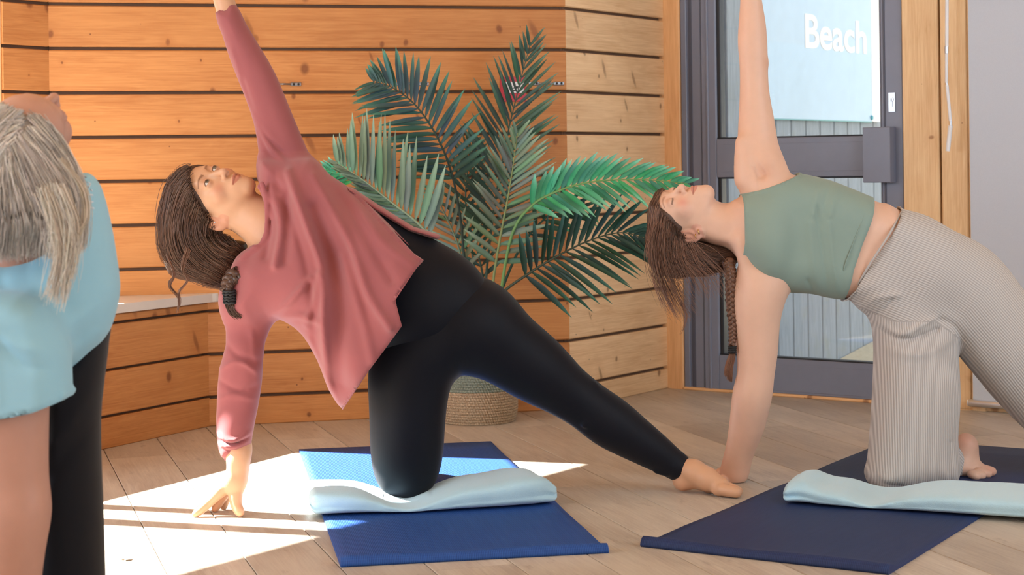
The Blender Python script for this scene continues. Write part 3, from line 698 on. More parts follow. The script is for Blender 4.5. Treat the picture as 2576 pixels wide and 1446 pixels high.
def frond(px, n, t0, La, Lb, wd, N, col, tip, angs=((62, 24), (62, 24)), lift=0.25, droop=0.1, stem=None, seed=0, lab=None, r0=0.007, joined=False):
    rr = random.Random(seed)
    pts = catmull([np.array(W(x, y, Y)) for x, y, Y in px], 40)
    sc = stem or tuple(min(1, c*1.5) for c in col)
    V_, Q_ = tubes([(pts, np.linspace(r0, 0.0016, 40))], 6)
    fr = mesh_obj('frond', fast_mesh('frond', V_, Q_, True, np.tile(np.array(sc), (len(V_), 1))), M['leaf'], palm)
    if lab: fr['label'] = lab
    N = Vector(N).normalized()
    for i in range(n):
        u = (i+0.5)/n; t = t0+(1-t0)*u; k = t*39; i0 = min(int(k), 38); p = Vector(pts[i0]*(1-(k-i0))+pts[i0+1]*(k-i0))
        tg = Vector(pts[min(i0+2, 39)]-pts[max(i0-1, 0)]).normalized(); sd = tg.cross(N).normalized()
        for sgn, LL_, (a0, a1) in ((1, La, angs[0]), (-1, Lb, angs[1])):
            L = 1.4*LL_*(0.55+0.45*math.sin(math.pi*min(1, 0.16+u*0.92)))*(1.0-0.38*max(0, u-0.75)/0.25)*rr.uniform(0.9, 1.08)
            if L < 0.015: continue
            a = math.radians(a0+(a1-a0)*u+rr.uniform(-5, 5))
            d = (tg*math.cos(a)+sd*(sgn*math.sin(a))+N*(lift+rr.uniform(-0.12, 0.12))).normalized()
            cv = tuple(min(1, c*rr.uniform(0.8, 1.22)) for c in col)
            v, f, cl = leaflet_mesh(p+sd*sgn*0.002, d, (N+sd*sgn*(-0.4)+Vector((rr.uniform(-.2, .2),)*3)).normalized(), L, 1.22*wd*rr.uniform(0.85, 1.12)*(1-0.35*u), droop, cv, tip)
            if joined: JOIN.append((v, f, cl))
            else: mesh_obj('leaflet', fast_mesh('leaflet', v, f, False, cl), M['leaf'], fr)
NC = (0.05, -1, 0.12)
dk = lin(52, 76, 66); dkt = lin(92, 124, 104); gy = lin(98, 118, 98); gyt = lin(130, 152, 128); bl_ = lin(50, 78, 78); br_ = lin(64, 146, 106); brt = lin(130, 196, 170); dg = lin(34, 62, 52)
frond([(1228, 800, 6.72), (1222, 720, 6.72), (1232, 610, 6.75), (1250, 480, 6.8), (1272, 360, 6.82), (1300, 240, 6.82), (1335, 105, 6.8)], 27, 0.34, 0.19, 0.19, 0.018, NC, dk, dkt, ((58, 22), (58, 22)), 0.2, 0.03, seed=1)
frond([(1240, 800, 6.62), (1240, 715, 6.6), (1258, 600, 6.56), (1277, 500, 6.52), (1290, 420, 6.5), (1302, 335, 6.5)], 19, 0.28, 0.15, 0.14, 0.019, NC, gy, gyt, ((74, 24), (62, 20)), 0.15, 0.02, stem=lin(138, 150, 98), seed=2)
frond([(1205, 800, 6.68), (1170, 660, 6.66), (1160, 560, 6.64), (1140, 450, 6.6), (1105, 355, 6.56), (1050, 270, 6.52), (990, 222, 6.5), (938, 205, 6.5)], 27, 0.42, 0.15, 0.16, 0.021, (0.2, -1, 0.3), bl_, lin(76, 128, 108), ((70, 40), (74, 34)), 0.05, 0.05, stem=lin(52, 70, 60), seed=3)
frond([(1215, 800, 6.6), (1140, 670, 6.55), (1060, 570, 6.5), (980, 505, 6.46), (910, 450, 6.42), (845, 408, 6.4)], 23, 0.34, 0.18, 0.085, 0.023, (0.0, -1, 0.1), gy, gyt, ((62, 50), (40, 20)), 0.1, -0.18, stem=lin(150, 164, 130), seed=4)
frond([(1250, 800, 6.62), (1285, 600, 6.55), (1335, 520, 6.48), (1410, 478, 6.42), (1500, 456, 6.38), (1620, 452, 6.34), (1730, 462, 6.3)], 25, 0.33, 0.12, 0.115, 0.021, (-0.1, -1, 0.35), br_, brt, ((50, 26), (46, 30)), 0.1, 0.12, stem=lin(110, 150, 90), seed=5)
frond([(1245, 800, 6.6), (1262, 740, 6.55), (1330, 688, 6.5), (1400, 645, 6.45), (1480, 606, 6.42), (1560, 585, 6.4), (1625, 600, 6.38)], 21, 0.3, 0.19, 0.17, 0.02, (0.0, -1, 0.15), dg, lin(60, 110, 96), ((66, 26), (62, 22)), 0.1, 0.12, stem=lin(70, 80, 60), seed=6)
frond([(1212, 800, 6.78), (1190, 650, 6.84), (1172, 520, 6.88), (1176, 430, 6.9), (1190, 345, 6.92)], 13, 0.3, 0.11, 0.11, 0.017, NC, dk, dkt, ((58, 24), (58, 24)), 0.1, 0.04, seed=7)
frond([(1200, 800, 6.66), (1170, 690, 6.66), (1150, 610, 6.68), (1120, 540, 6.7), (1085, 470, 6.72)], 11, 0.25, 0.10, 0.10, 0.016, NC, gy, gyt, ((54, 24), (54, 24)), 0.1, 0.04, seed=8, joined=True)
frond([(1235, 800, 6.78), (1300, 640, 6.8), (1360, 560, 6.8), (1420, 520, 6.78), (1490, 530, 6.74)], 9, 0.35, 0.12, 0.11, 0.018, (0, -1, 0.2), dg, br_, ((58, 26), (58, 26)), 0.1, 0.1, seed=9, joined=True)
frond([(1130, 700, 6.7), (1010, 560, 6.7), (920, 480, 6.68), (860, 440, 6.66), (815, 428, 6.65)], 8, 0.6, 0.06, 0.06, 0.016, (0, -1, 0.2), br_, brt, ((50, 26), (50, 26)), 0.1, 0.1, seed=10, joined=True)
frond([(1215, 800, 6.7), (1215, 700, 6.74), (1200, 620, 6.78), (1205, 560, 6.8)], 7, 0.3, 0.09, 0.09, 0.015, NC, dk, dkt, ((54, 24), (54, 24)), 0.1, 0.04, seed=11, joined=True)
jv, jf, jc, jb = [], [], [], 0
for v, f, cl in JOIN: jv.append(v); jf.append(f+jb); jc.append(cl); jb += len(v)
tag(mesh_obj('leaflets', fast_mesh('leaflets', np.concatenate(jv), np.concatenate(jf), False, np.concatenate(jc)), M['leaf'], palm), kind='stuff')
# petal on the sunlit floor
pv = []; pp = G(316, 1408)
for i in range(8):
    a = i*math.pi/4; r = 0.012*(1+0.5*math.cos(2*a+0.6)+0.35*math.sin(3*a)); pv.append((pp.x+r*math.cos(a), pp.y+r*1.6*math.sin(a), 0.002+0.004*math.sin(2*a)**2))
pv.append((pp.x, pp.y, 0.003))
tag(mesh_obj('petal', from_py('petal', pv, [(8, i, (i+1) % 8) for i in range(8)]), plain('dry_petal', lin(190, 182, 172), 0.8)), 'small dry curled petal lying on the sunlit floor boards', 'petal')
# ------------------------------------------------------------------ solid modelling: blended solids on a grid, meshed to one surface
class Grid:
    def __init__(s, lo, hi, h):
        s.lo = np.array(lo, float); s.h = h; s.n = np.maximum(4, np.ceil((np.array(hi)-s.lo)/h).astype(int)+1)
        s.ax = [s.lo[i]+h*np.arange(s.n[i]) for i in range(3)]
        s.D = np.full(tuple(s.n), 0.5, np.float32)
    def sl(s, lo, hi):
        a = np.clip(np.floor((np.asarray(lo)-s.lo)/s.h).astype(int), 0, s.n); b = np.clip(np.ceil((np.asarray(hi)-s.lo)/s.h).astype(int)+1, 0, s.n)
        return None if np.any(b-a < 1) else tuple(slice(int(i), int(j)) for i, j in zip(a, b))
    def pts(s, q):
        return (s.ax[0][q[0]][:, None, None].astype(np.float32), s.ax[1][q[1]][None, :, None].astype(np.float32), s.ax[2][q[2]][None, None, :].astype(np.float32))
    def put(s, q, d, k, op):
        D = s.D[q]
        if op == '+':
            if k > 0:
                h = np.maximum(k-np.abs(D-d), 0)/k; s.D[q] = np.minimum(D, d)-h*h*k*0.25
            else: s.D[q] = np.minimum(D, d)
        else:
            if k > 0:
                h = np.maximum(k-np.abs(D+d), 0)/k; s.D[q] = np.maximum(D, -d)+h*h*k*0.25
            else: s.D[q] = np.maximum(D, -d)
    def cone(s, a, b, ra, rb, k=0.01, op='+', flat=None):
        a = np.asarray(a, float); b = np.asarray(b, float); R = max(ra, rb)*(max(1.0, flat[1]) if flat else 1.0)+k+2.5*s.h
        q = s.sl(np.minimum(a, b)-R, np.maximum(a, b)+R)
        if q is None: return
        X, Y, Z = s.pts(q); X, Y, Z = X-a[0], Y-a[1], Z-a[2]; ba = b-a
        if flat is not None:
            n, f = np.asarray(flat[0], float), flat[1]; n = n/np.linalg.norm(n); dn = (X*n[0]+Y*n[1]+Z*n[2])*(1/f-1)
            X, Y, Z = X+dn*n[0], Y+dn*n[1], Z+dn*n[2]; ba = ba+n*(ba @ n)*(1/f-1)
        L2 = float(ba @ ba)+1e-12; t = np.clip((X*ba[0]+Y*ba[1]+Z*ba[2])/L2, 0, 1)
        d = np.sqrt((X-t*ba[0])**2+(Y-t*ba[1])**2+(Z-t*ba[2])**2)-(ra+t*(rb-ra))
        s.put(q, d, k, op)
    def ell(s, c, R, r, k=0.01, op='+'):          # R: rows are the axes
        c = np.asarray(c, float); R = np.asarray(R, float); r = np.asarray(r, float); e = float(r.max())+k+2.5*s.h
        q = s.sl(c-e, c+e)
        if q is None: return
        X, Y, Z = s.pts(q); X, Y, Z = X-c[0], Y-c[1], Z-c[2]
        u = [(X*R[i][0]+Y*R[i][1]+Z*R[i][2])/r[i] for i in range(3)]
        k0 = np.sqrt(u[0]**2+u[1]**2+u[2]**2); k1 = np.sqrt((u[0]/r[0])**2+(u[1]/r[1])**2+(u[2]/r[2])**2)
        s.put(q, np.where(k1 > 1e-6, k0*(k0-1)/(k1+1e-9), -float(r.min())), k, op)
    def chain(s, st, k=0.012, flat=None, dr=0.0):
        for (a, ra), (b, rb) in zip(st[:-1], st[1:]): s.cone(a, b, ra+dr, rb+dr, k, '+', flat)
    def poly(s, sh, k=0.01, inset=0.0, op='+'):
        lo, hi = sh.bounds(); q = s.sl(lo-(k+2.5*s.h), hi+(k+2.5*s.h))
        if q is None: return
        X, Z = np.meshgrid(s.ax[0][q[0]], s.ax[2][q[2]], indexing='ij')
        d, yc, T, R = sh.eval(X, Z); d = d+inset; T = np.maximum(T-inset, 0.004); R = sh.R
        rr = np.maximum(R+d, 0)/R                     # 0 deep inside, 1 on the outline
        m = np.minimum(R, T)
        Y = s.ax[1][q[1]][None, :, None]
        f = (np.sqrt((rr[:, None, :]**2)+((Y-yc[:, None, :])/T[:, None, :])**2)-1)*m[:, None, :]
        s.put(q, f.astype(np.float32), k, op)
    def mesh(s):
        D = s.D; I = D < 0
        n = I[:-1, :-1, :-1].astype(np.int8)
        cs = [(i, j, k) for i in (0, 1) for j in (0, 1) for k in (0, 1)]
        sh = tuple(x-1 for x in D.shape); cnt = np.zeros(sh, np.int8)
        for i, j, k in cs: cnt += I[i:i+sh[0], j:j+sh[1], k:k+sh[2]]
        ix = np.argwhere((cnt > 0) & (cnt < 8)); 
        if len(ix) == 0: return np.zeros((0, 3)), np.zeros((0, 4), int)
        vid = np.full(sh, -1, np.int32); vid[tuple(ix.T)] = np.arange(len(ix))
        val = np.stack([D[ix[:, 0]+i, ix[:, 1]+j, ix[:, 2]+k] for i, j, k in cs], 1).astype(float); ca = np.array(cs, float)
        acc = np.zeros((len(ix), 3)); c = np.zeros(len(ix))
        for a in range(8):
            for b in range(a+1, 8):
                if np.abs(ca[a]-ca[b]).sum() != 1: continue
                va, vb = val[:, a], val[:, b]; m = (va < 0) != (vb < 0)
                t = np.where(m, va/np.where(m, va-vb, 1), 0)
                acc += m[:, None]*(ca[a]+(ca[b]-ca[a])*t[:, None]); c += m
        V = s.lo+(ix+acc/c[:, None])*s.h
        Q = []
        for ax in range(3):
            o1, o2 = (ax+1) % 3, (ax+2) % 3
            A = np.moveaxis(I, (ax, o1, o2), (0, 1, 2)); vi = np.moveaxis(vid, (ax, o1, o2), (0, 1, 2))
            e = A[:-1, 1:-1, 1:-1] != A[1:, 1:-1, 1:-1]; w_ = np.argwhere(e)
            if len(w_) == 0: continue
            x, y, z = w_[:, 0], w_[:, 1]+1, w_[:, 2]+1
            q = np.stack([vi[x, y-1, z-1], vi[x, y, z-1], vi[x, y, z], vi[x, y-1, z]], 1)
            inside = A[x, y, z]; q[~inside] = q[~inside][:, ::-1]; Q.append(q)
        Q = np.concatenate(Q); Q = Q[(Q >= 0).all(1)]
        return V, Q
    def ymap(s):                                        # depth of the surface that faces the camera, column by column
        I = s.D < 0; a = I.argmax(1); s.ym = np.where(I.any(1), s.ax[1][a], np.nan); return s
    def front(s, x, z, fb):
        i = int(round((x-s.lo[0])/s.h)); k = int(round((z-s.lo[2])/s.h))
        if 0 <= i < s.n[0] and 0 <= k < s.n[2]:
            v = s.ym[max(0, i-1):i+2, max(0, k-1):k+2]; v = v[~np.isnan(v)]
            if len(v): return float(v.mean())
        return fb
def relax(V, Q, it=2, lam=0.5):
    e = np.concatenate([Q[:, [0, 1]], Q[:, [1, 2]], Q[:, [2, 3]], Q[:, [3, 0]]]); i = np.concatenate([e[:, 0], e[:, 1]]); j = np.concatenate([e[:, 1], e[:, 0]])
    deg = np.bincount(i, minlength=len(V))[:, None]+1e-9
    for _ in range(it):
        A = np.stack([np.bincount(i, V[j, c], len(V)) for c in range(3)], 1)/deg; V = V+(A-V)*lam
    return V
def compact(V, Q, extra=None):
    u, inv = np.unique(Q, return_inverse=True); return V[u], inv.reshape(Q.shape), u
def seg_dist(X, Z, P, closed=True):
    P = np.asarray(P, float); n = len(P); best = np.full(X.shape, 1e9); ins = np.zeros(X.shape, bool)
    for i in range(n if closed else n-1):
        a, b = P[i], P[(i+1) % n]; d = b-a; L = d @ d+1e-12
        t = np.clip(((X-a[0])*d[0]+(Z-a[1])*d[1])/L, 0, 1); best = np.minimum(best, (X-a[0]-t*d[0])**2+(Z-a[1]-t*d[1])**2)
        if closed:
            m = (a[1] > Z) != (b[1] > Z); xi = a[0]+(Z-a[1])/(d[1] if abs(d[1]) > 1e-12 else 1e-12)*d[0]; ins ^= m & (X < xi)
    r = np.sqrt(best); return np.where(ins, -r, r) if closed else r
class Shape:
    # an outline in the upright plane at depth Y, given depth by a rounded profile: half thickness T reached R inside the outline
    def __init__(s, px, Y, R, T, dy=None, folds=(), smooth=0):
        s.Y, s.R, s.T = Y, R, T
        P = [(W(x, y, Y).x, W(x, y, Y).z) for x, y in px]
        if smooth:
            n = len(P); Q = []
            for i in range(n):
                a, b, c, d = (np.array(P[(i+k-1) % n]) for k in range(4))
                for q in range(smooth):
                    t = q/smooth; Q.append(0.5*(2*b+(c-a)*t+(2*a-5*b+4*c-d)*t*t+(3*b-a-3*c+d)*t**3))
            P = Q
        s.P = np.array(P)
        s.dy = [(W(x, y, Y).x, W(x, y, Y).z, v) for x, y, v in dy] if dy else None
        s.folds = []
        for pl, amp, wd in folds:
            p3 = [(W(x, y, Y).x, W(x, y, Y).z) for x, y in pl]
            s.folds.append((catmull(p3, max(6, 4*len(p3))) if len(p3) > 2 else np.array(p3), amp, wd))
    def bounds(s):
        m = max([abs(v) for *_, v in s.dy] if s.dy else [0.0]); e = s.T+m+0.03
        return np.array([s.P[:, 0].min(), s.Y-e, s.P[:, 1].min()]), np.array([s.P[:, 0].max(), s.Y+e, s.P[:, 1].max()])
    def eval(s, X, Z):
        d = seg_dist(X, Z, s.P); yc = np.full(X.shape, s.Y)
        if s.dy:
            ws = np.zeros(X.shape); ac = np.zeros(X.shape)
            for x, z, v in s.dy:
                w_ = 1/((X-x)**2+(Z-z)**2+0.004)**1.5; ws += w_; ac += w_*v
            yc = yc+ac/ws
        T = np.full(X.shape, s.T)
        for P, amp, wd in s.folds:
            r = seg_dist(X, Z, P, False); T = T+amp*np.exp(-(r/wd)**2)
        return d, yc, T, s.R
    def front(s, x, z, off=0.0):                        # y of the surface that faces the camera
        X = np.array([[x]]); Z = np.array([[z]]); d, yc, T, R = s.eval(X, Z)
        q = max(0.0, 1-min(1.0, max(0.0, (R+d[0, 0])/R))**2); return yc[0, 0]-T[0, 0]*math.sqrt(q)-off
def solid(fn, boxes, fine=()):
    # fn(grid) adds the solids; coarse grid plus finer boxes over the same field, each keeping its own faces
    VV, QQ = [], []; base = 0
    lo, hi, h = boxes
    jobs = [(lo, hi, h, None)]+[(a, b, c, (a, b)) for a, b, c in fine]
    for a, b, hh, box in jobs:
        g = Grid(np.asarray(a)-(3*hh if box else 0), np.asarray(b)+(3*hh if box else 0), hh); fn(g); V, Q = g.mesh()
        if len(Q) == 0: continue
        V = relax(V, Q, 2, 0.5)
        cen = V[Q].mean(1)
        if box is None:
            keep = np.ones(len(Q), bool)
            for fa, fb, _ in fine:
                keep &= ~((cen > np.asarray(fa)+0.6*hh) & (cen < np.asarray(fb)-0.6*hh)).all(1)
        else: keep = ((cen > np.asarray(a)) & (cen < np.asarray(b))).all(1)
        V, Q, _ = compact(V, Q[keep]); VV.append(V); QQ.append(Q+base); base += len(V)
    return np.concatenate(VV), np.concatenate(QQ)
def clip_outline(V, Q, P, Y, snap=0.006, where=None, smooth=0):
    # keep the part inside a closed outline (pixels at depth Y), with the border vertices drawn onto the line
    P = np.array([(W(x, y, Y).x, W(x, y, Y).z) for x, y in P])
    d = seg_dist(V[:, 0], V[:, 2], P); e = 1e-4
    gx = (seg_dist(V[:, 0]+e, V[:, 2], P)-d)/e; gz_ = (seg_dist(V[:, 0], V[:, 2]+e, P)-d)/e
    act = np.ones(len(V), bool) if where is None else where(V)
    m = (np.abs(d) < snap) & act; V = V.copy(); V[m, 0] -= d[m]*gx[m]; V[m, 2] -= d[m]*gz_[m]
    d2 = np.where(act, np.where(m, 0, d), -1)
    keep = (d2[Q] <= 1e-9).all(1); V, Q, _ = compact(V, Q[keep]); return V, Q
def chain_px(st):                                       # (x, y, radius in px, depth)
    if len(st) > 2: st = catmull([np.array(q, float) for q in st], 4*len(st))
    return [(np.array(W(x, y, Y)), r*Y/F) for x, y, r, Y in st]
def main_piece(V, Q):                                   # drop loose specks, keep the largest connected surface
    lab = np.arange(len(V))
    for _ in range(400):
        m = lab[Q].min(1); new = lab.copy(); np.minimum.at(new, Q.ravel(), np.repeat(m, 4)); new = new[new]
        if np.array_equal(new, lab): break
        lab = new
    u, c = np.unique(lab, return_counts=True); k = u[c.argmax()]; V, Q, _ = compact(V, Q[lab[Q[:, 0]] == k]); return V, Q
def solid_map(fn, lo, hi, h, head):
    g = Grid(lo, hi, h); fn(g); V, Q = main_piece(*g.mesh()); head.build(g, True); return relax(V, Q, 2, 0.5), Q, g.ymap()
def on(g, sh, pts, off=0.004, n=14):
    out = []
    for x, y in catmull([np.array(p, float) for p in pts], n):
        p = W(x, y, sh.Y); yy = sh.front(p.x, p.z)
        for _ in range(2): q = W(x, y, yy); yy = g.front(q.x, q.z, yy)
        out.append(np.array(W(x, y, yy-off)))
    out = np.array(out); out[1:-1, 1] = (out[:-2, 1]+out[1:-1, 1]+out[2:, 1])/3
    return out
def strands(name, guides, n, r, mat, parent, base_tint, spread=0.004, npt=16, seed=0, vary=0.3, sides=3, frac=(0.0, 1.0), rt=0.35):
    # guides: polylines of world points; strands run between neighbouring guides
    rg = np.random.default_rng(seed); Gs = [catmull(g, npt) for g in guides]; lines = []; tn = []
    for i in range(n):
        u = rg.uniform(0, len(Gs)-1-1e-6); a = int(u); u -= a; P = Gs[a]*(1-u)+Gs[a+1]*u
        t0 = rg.uniform(0, 0.25)*frac[0]; t1 = 1-rg.uniform(0, 0.5)*(1-frac[1])
        s_ = np.linspace(t0, t1, npt)*(npt-1); k = np.clip(s_.astype(int), 0, npt-2); fr = (s_-k)[:, None]; P = P[k]*(1-fr)+P[k+1]*fr
        t = np.linspace(0, 1, npt)[:, None]
        wv = rg.normal(size=3)*spread; w2 = rg.normal(size=3)*spread*0.6; P = P+wv*(0.4+0.6*t)+w2*np.sin(t*math.pi*rg.uniform(1, 2.5)+rg.uniform(0, 6))
        rad = r*rg.uniform(0.7, 1.3)*(1-(1-rt)*t[:, 0]**2); lines.append((P, rad)); b = 1+vary*rg.uniform(-1, 1)
        tn.append(np.repeat([np.array(base_tint)*b*(1+0.02*rg.normal(size=3))], npt*sides, 0))
    V, Q = tubes(lines, sides); return mesh_obj(name, fast_mesh(name, V, Q, True, np.clip(np.concatenate(tn), 0, 2)), mat, parent)

# ------------------------------------------------------------------ a head in its own frame: x her left, y forward, z up, eyes at z=0
class Head:
    def __init__(s, origin, U, Fw, sc, top=0.0):
        s.top = top
        U = Vector(U).normalized(); Fw = Vector(Fw); Fw = (Fw-U*Fw.dot(U)).normalized(); L = U.cross(Fw)
        s.R = np.array([L, Fw, U]); s.o = np.array(origin, float); s.s = sc
    def w(s, x, y, z): return s.o+s.s*(x*s.R[0]+y*s.R[1]+z*s.R[2])
    def loc(s, V): return ((V-s.o) @ s.R.T)/s.s
    def build(s, g, closed=False, smile=0.0):
        k = s.s
        def e(c, r, kk=0.01, op='+', rot=None):
            R = s.R if rot is None else rot @ s.R
            g.ell(s.w(*c), R, np.array(r)*k, kk*k, op)
        def c(a, b, ra, rb, kk=0.01, op='+'): g.cone(s.w(*a), s.w(*b), ra*k, rb*k, kk*k, op)
        e((0, -0.018, 0.030-s.top*0.5), (0.073, 0.094, 0.083-s.top*0.5), 0.0)
        e((0, 0.022, -0.030), (0.061, 0.064, 0.082), 0.03)
        e((0, 0.035, 0.045-s.top*0.9), (0.056, 0.048, 0.045), 0.03)
        for q in (-1, 1):
            c((q*0.050, 0.0, -0.058), (q*0.012, 0.062, -0.102), 0.020, 0.014, 0.028)
            e((q*0.041, 0.052, -0.030), (0.020, 0.022, 0.020), 0.022)
        e((0, 0.072, -0.103), (0.016, 0.014, 0.013), 0.018)
        e((0, 0.066, -0.070), (0.030, 0.026, 0.026), 0.02)
        c((-0.028, 0.076, 0.020), (0.028, 0.076, 0.020), 0.010, 0.010, 0.018)
        for q in (-1, 1): e((q*0.031, 0.098, 0.001), (0.019, 0.019, 0.014), 0.014, '-')
        for q in (-1, 1): e((q*0.031, 0.0755, 0.0), (0.0152, 0.0142, 0.0140), 0.007)
        # nose
        c((0, 0.080, 0.006), (0, 0.102, -0.034), 0.0068, 0.0092, 0.010); e((0, 0.1035, -0.0375), (0.0092, 0.0095, 0.0088), 0.006)
        for q in (-1, 1):
            e((q*0.0112, 0.0915, -0.0405), (0.0066, 0.0095, 0.0070), 0.006)
            e((q*0.0062, 0.0960, -0.0478), (0.0030, 0.0052, 0.0045), 0.003, '-')
        # mouth
        sm = smile*0.004
        for q in (-1, 1):
            c((q*0.0225, 0.0795, -0.0690+sm), (q*0.005, 0.0925, -0.0650), 0.0032, 0.0054, 0.004); c((q*0.0215, 0.0790, -0.0715+sm), (0, 0.0905, -0.0760), 0.0034, 0.0068, 0.004)
        for q in (-1, 1): c((q*0.0235, 0.0850, -0.0702+sm), (0, 0.0985, -0.0706), 0.0014, 0.0016, 0.0025, '-')
        c((0, 0.098, -0.051), (0, 0.096, -0.059), 0.0022, 0.0026, 0.006, '-')
        # eyes: lids are opened on an almond, or left shut
        if not closed:
            for q in (-1, 1): e((q*0.0315, 0.0905, -0.0006), (0.0128, 0.016, 0.0044), 0.002, '-')
        else:
            for q in (-1, 1):
                for a in range(6):
                    x0, x1 = -0.0125+a*0.0042, -0.0125+(a+1)*0.0042
                    def zz(x): return -0.0035-0.0035*(1-(x/0.0125)**2)
                    def yy(x): return 0.0760+math.sqrt(max(1e-6, 0.0145**2-(x*0.8)**2))*0.98
                    c((q*0.031+x0, yy(x0), zz(x0)), (q*0.031+x1, yy(x1), zz(x1)), 0.0011, 0.0011, 0.0015, '-')
        # ears
        for q in (-1, 1):
            a = math.radians(14); rot = np.array([[1, 0, 0], [0, math.cos(a), -math.sin(a)], [0, math.sin(a), math.cos(a)]])
            b = math.radians(22)*q; ro2 = np.array([[math.cos(b), math.sin(b), 0], [-math.sin(b), math.cos(b), 0], [0, 0, 1]])
            rr = rot @ ro2
            e((q*0.076, -0.020, -0.030), (0.0085, 0.019, 0.031), 0.006, '+', rr)
            e((q*0.083, -0.016, -0.024), (0.0065, 0.0125, 0.021), 0.004, '-', rr)
            e((q*0.0785, -0.0195, -0.026), (0.0045, 0.007, 0.013), 0.003, '+', rr)
            e((q*0.081, -0.0095, -0.028), (0.0040, 0.0042, 0.0075), 0.004, '-', rr)
            e((q*0.073, -0.008, -0.058), (0.0062, 0.0082, 0.0095), 0.006)
    def cap(s, g, th=0.007, face=((0, 0.105, -0.040), (0.078, 0.100, 0.096))):
        k = s.s
        g.ell(s.w(0, -0.018, 0.030-s.top*0.5), s.R, (np.array((0.073, 0.094, 0.083-s.top*0.5))+th)*k, 0.02*k); g.ell(s.w(0, 0.035, 0.045-s.top*0.9), s.R, (np.array((0.056, 0.048, 0.045))+th)*k, 0.02*k)
        g.ell(s.w(*face[0]), s.R, np.array(face[1])*k, 0.010*k, '-')
        for q in (-1, 1): g.ell(s.w(q*0.088, -0.014, -0.030), s.R, np.array([0.03, 0.026, 0.036])*k, 0.008*k, '-')
    def tint(s, V, lips=(0.74, 0.52, 0.55), brow=(0.42, 0.33, 0.28), closed=False, smile=0.0, blush=0.5):
        L = s.loc(V); x, y, z = np.abs(L[:, 0]), L[:, 1], L[:, 2]; T = np.ones((len(V), 3))
        def mixin(m, c):
            m = np.clip(m, 0, 1)[:, None]; T[:] = T*(1-m)+np.array(c)*m
        fr = (y > 0.04)
        b = np.exp(-(((x-0.042)/0.018)**2+((z+0.034)/0.016)**2))*fr*blush; T[:] = T*(1-b[:, None]*np.array([0.02, 0.26, 0.22]))
        nb = np.exp(-((x/0.012)**2+((z+0.04)/0.012)**2))*(y > 0.09)*0.4; T[:] = T*(1-nb[:, None]*np.array([0.02, 0.2, 0.2]))
        sm = smile*0.004*(x/0.022)
        zu = -0.0608-0.0075*np.clip(x/0.0235, 0, 1)**1.6+sm*0.6-0.0012*np.exp(-(x/0.004)**2); zl = -0.0826+0.0112*np.clip(x/0.0235, 0, 1)**2+sm
        ins = np.minimum(np.minimum(zu-z, z-zl), 0.0245-x)
        mixin(np.clip(ins/0.0016+0.5, 0, 1)*(y > 0.070), lips)
        ml = np.exp(-((z+0.0706-sm)/0.0013)**2)*(x < 0.024)*(y > 0.075); mixin(ml*0.75, (0.4, 0.22, 0.22))
        # brows
        bx = np.clip((x-0.012)/0.034, 0, 1); bz = 0.0185+0.0075*np.sin(bx*2.2)-0.004*bx; wd_ = 0.0043*(1-0.6*bx)
        m = np.clip(1.4-np.abs(z-bz)/wd_, 0, 1)*(x > 0.012)*(x < 0.047)*(y > 0.04); mixin(m*0.85, brow)
        # lids: rosy shadow painted around the eyes, and lash line
        dx = (x-0.0312)/0.0135
        lidz = (-0.0035-0.0035*(1-np.clip(dx, -1, 1)**2)) if closed else (-0.0006+0.0046*np.sqrt(np.clip(1-dx**2, 0, 1)))
        m = np.exp(-((z-lidz)/(0.0019 if closed else 0.0017))**2)*(np.abs(dx) < 1.05)*(y > 0.06); mixin(m*0.95, (0.16, 0.12, 0.11))
        if not closed:
            lo_ = -0.0006-0.0044*np.sqrt(np.clip(1-dx**2, 0, 1)); m = np.exp(-((z-lo_)/0.0011)**2)*(np.abs(dx) < 1.0)*(y > 0.06); mixin(m*0.55, (0.3, 0.2, 0.18))
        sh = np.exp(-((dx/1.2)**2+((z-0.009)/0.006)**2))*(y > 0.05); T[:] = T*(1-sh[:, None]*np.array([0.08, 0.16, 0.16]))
        er = (np.abs(L[:, 0]) > 0.07)*(y < 0.02)*(np.abs(z+0.02) < 0.05); T[:] = T*(1-er[:, None]*np.array([0.02, 0.16, 0.14]))
        T[np.linalg.norm(L, axis=1) > 0.175] = 1.0
        return T
    def eyes(s, parent, gaze=(0, 1, 0), iris=(0.32, 0.24, 0.18)):
        for q in (-1, 1):
            c = s.w(q*0.031, 0.0752, 0.0); r = 0.0127*s.s
            g = np.array(gaze, float); g /= np.linalg.norm(g); d = g[0]*s.R[0]+g[1]*s.R[1]+g[2]*s.R[2]
            a = np.cross(d, s.R[2]); a /= np.linalg.norm(a); b = np.cross(a, d); v = []; t = []; f = []
            nr, ns = 28, 24
            for i in range(nr+1):
                th = math.pi*(i/nr)**1.3; 
                for j in range(ns):
                    ph = 2*math.pi*j/ns; v.append(c+r*(math.cos(th)*d+math.sin(th)*(math.cos(ph)*a+math.sin(ph)*b)))
                    t.append((0.03, 0.03, 0.03) if th < 0.26 else (iris if th < 0.60 else ((0.2, 0.16, 0.14) if th < 0.66 else (1.0, 0.97, 0.95))))
            for i in range(nr):
                for j in range(ns): f.append((i*ns+j, (i+1)*ns+j, (i+1)*ns+(j+1) % ns, i*ns+(j+1) % ns))
            mesh_obj('eye', fast_mesh('eye', v, f, True, t), M['eye'], parent)
